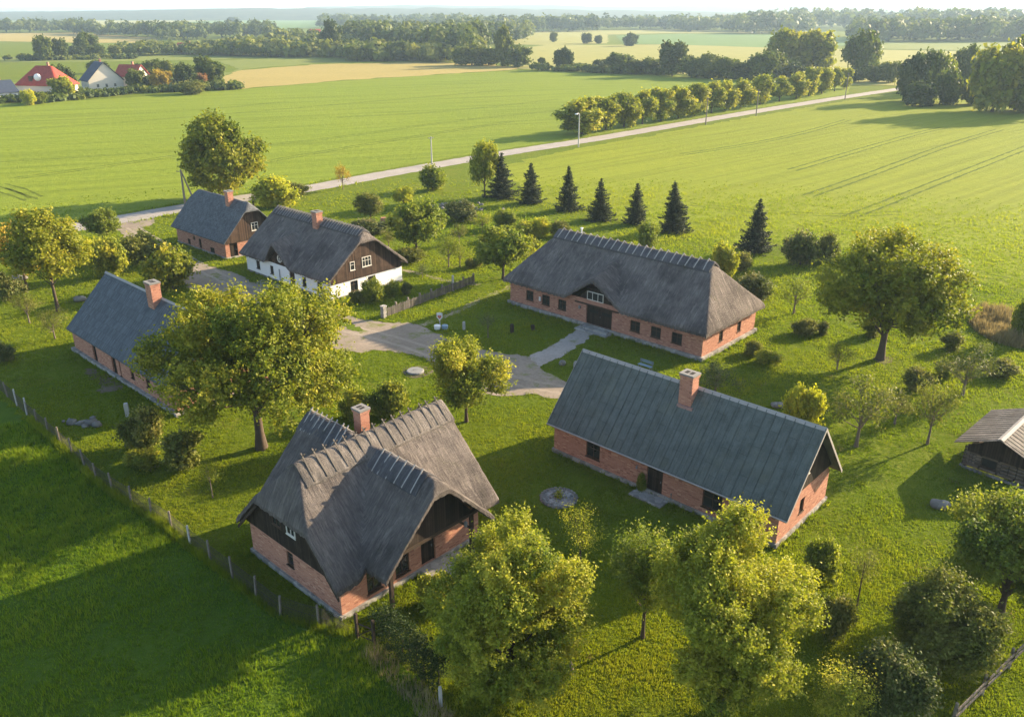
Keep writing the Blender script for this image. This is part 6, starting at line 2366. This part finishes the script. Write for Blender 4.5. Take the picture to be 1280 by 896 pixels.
def tufts(name, C, hgt, mat, seed, blades=16, rad=.12, label=None):
    rr = np.random.default_rng(seed)
    n = len(C)
    c = np.repeat(C, blades, 0)
    hh = np.repeat(hgt * rr.uniform(.4, 1.5, n), blades) * rr.uniform(.6, 1.2, n * blades)
    sz = np.repeat(rr.uniform(.6, 1.6, n), blades)
    m = len(c)
    p = c + rr.normal(0, 1, (m, 2)) * (rad * sz)[:, None]
    th, la = rr.uniform(0, 6.283, m), rr.uniform(0, 6.283, m)
    w = np.maximum(.02, hh * .12)
    z = np.zeros(m)
    A = np.stack([p[:, 0] - np.cos(th) * w, p[:, 1] - np.sin(th) * w, z], 1)
    B = np.stack([p[:, 0] + np.cos(th) * w, p[:, 1] + np.sin(th) * w, z], 1)
    D = np.stack([p[:, 0] + np.cos(la) * hh * .45, p[:, 1] + np.sin(la) * hh * .45, hh], 1)
    V = np.stack([A, B, D], 1).reshape(-1, 3)
    t = np.repeat(np.clip(rr.normal(.35, .22, n), 0, 1), blades) + rr.normal(0, .1, m)
    o = put(name, npmesh(name, V, np.arange(len(V)).reshape(-1, 3), [M[mat]], t))
    o['kind'] = 'stuff'
    if label:
        o['label'] = label
    return o


def along(poly, step, off, seed, closed=True):
    rr = np.random.default_rng(seed)
    out = []
    n = len(poly)
    for i in range(n if closed else n - 1):
        a, b = np.array(poly[i]), np.array(poly[(i + 1) % n])
        L = np.linalg.norm(b - a)
        k = rr.poisson(L / step)
        u = rr.random(k)[:, None]
        nn = np.array([-(b - a)[1], (b - a)[0]]) / (L + 1e-9)
        out.append(a + (b - a) * u + nn * rr.normal(0, off, k)[:, None])
    return np.vstack(out)


ra = np.random.default_rng(77)
lawn_px = PX([(0, 320), (240, 290), (420, 240), (600, 215), (900, 320), (1280, 380), (1420, 520), (1400, 900), (560, 900), (470, 800), (100, 580), (0, 480)])
rc_ = np.stack([ra.uniform(-60, 75, 9000), ra.uniform(22, 120, 9000)], 1)
rc_ = rc_[inside(rc_, lawn_px)]
clump = vnoise(rc_[:, 0], rc_[:, 1], 91, .25) + .6 * vnoise(rc_[:, 0], rc_[:, 1], 92, .9)
rc_ = rc_[clump > ra.uniform(-.2, 1.0, len(rc_))]
for e in EXC:
    rc_ = rc_[~inside(rc_, e)]
tufts('weeds', rc_, .2, 'blade', 201, 18, .13, 'rough weed clumps in the lawn')
walls = np.vstack([along(foot(W(638, 379), 24.2, 10.2, .4), .28, .1, 1), along(foot(W(692.5, 564), 17.5, 7.1, .25), .26, .1, 2), along(foot(W(310, 338), 17.6, 10.3, .2), .4, .12, 3), along(foot(W(95, 438), 20.4, 8.3, .4), .3, .12, 4), along(foot(W(317.5, 690), 8.8, 10.3, .3), .2, .12, 5), along(foot(W(1206, 583), 3.9, 6, .35), .25, .1, 6), along(foot(W(223, 302.5), 13.2, 8, .2), .35, .12, 7)])
tufts('weeds', walls, .24, 'blade', 202, 16, .1, 'weeds along the foot of the walls')
edge = along(drive_poly, .35, .22, 8)
tufts('weeds', edge, .1, 'blade', 203, 16, .13, 'grass creeping over the driveway edge')
dry_ = rc_[::7] + ra.normal(0, .6, rc_[::7].shape)
tufts('dry_grass', dry_, .16, 'blade_dry', 204, 22, .22, 'dry tufts in the lawn')

# ------------------------------------------------------------------ air
hz = MB()
HB = 11500
hz.box(-HB * 1.05, HB * 1.05, -190, 11900, -1.2, 96)
hm = NT('air')
pv = hm.n('ShaderNodeVolumePrincipled')
pv.inputs['Color'].default_value = (0.58, 0.79, 1.0, 1)
pv.inputs['Density'].default_value = 0.00014
pv.inputs['Anisotropy'].default_value = 0.2
hm.l(pv.outputs[0], hm.out.inputs['Volume'])
ho = hz.build('haze', hm.m)
ho['kind'] = 'stuff'

# ------------------------------------------------------------------ light, sky, camera
SUN_EL, SUN_AZ = math.radians(18.5), math.radians(31)       # azimuth from +x
sd = bpy.data.lights.new('sun', 'SUN')
sd.energy = 5.0  # low warm evening sun
sd.angle = math.radians(0.6)
sd.color = (1.0, 0.80, 0.54)
so = bpy.data.objects.new('sun', sd)
COL.objects.link(so)
dirv = Vector((-math.cos(SUN_EL) * math.cos(SUN_AZ), -math.cos(SUN_EL) * math.sin(SUN_AZ), -math.sin(SUN_EL)))
so.rotation_euler = dirv.to_track_quat('-Z', 'Y').to_euler()
so.location = (60, 60, 60)

wd = bpy.data.worlds.new('World')
S.world = wd
wd.use_nodes = True
nt = wd.node_tree
sk = nt.nodes.new('ShaderNodeTexSky')
sk.sky_type = 'NISHITA'
sk.sun_disc = False
sk.sun_elevation = SUN_EL
sk.sun_rotation = math.pi / 2 - SUN_AZ
sk.air_density = 1.0
sk.dust_density = 1.6
sk.ozone_density = 1.0
bg = nt.nodes['Background']
bg.inputs['Strength'].default_value = 0.112
nt.links.new(sk.outputs[0], bg.inputs['Color'])

cd = bpy.data.cameras.new('camera')
cd.sensor_width = 36
cd.lens = 36 * F_ / 1280
cd.clip_start = 0.5
cd.clip_end = 40000
co = bpy.data.objects.new('camera', cd)
COL.objects.link(co)
co.location = (0, 0, CAMH)
co.rotation_euler = (math.pi / 2 - PITCH, 0, 0)
S.camera = co

S.view_settings.view_transform = 'Standard'
S.view_settings.look = 'None'
S.view_settings.exposure = 1.88
S.view_settings.gamma = 1.0
S.cycles.max_bounces = 6
S.cycles.diffuse_bounces = 3
S.cycles.transmission_bounces = 4
S.cycles.volume_bounces = 0
S.cycles.use_denoising = True
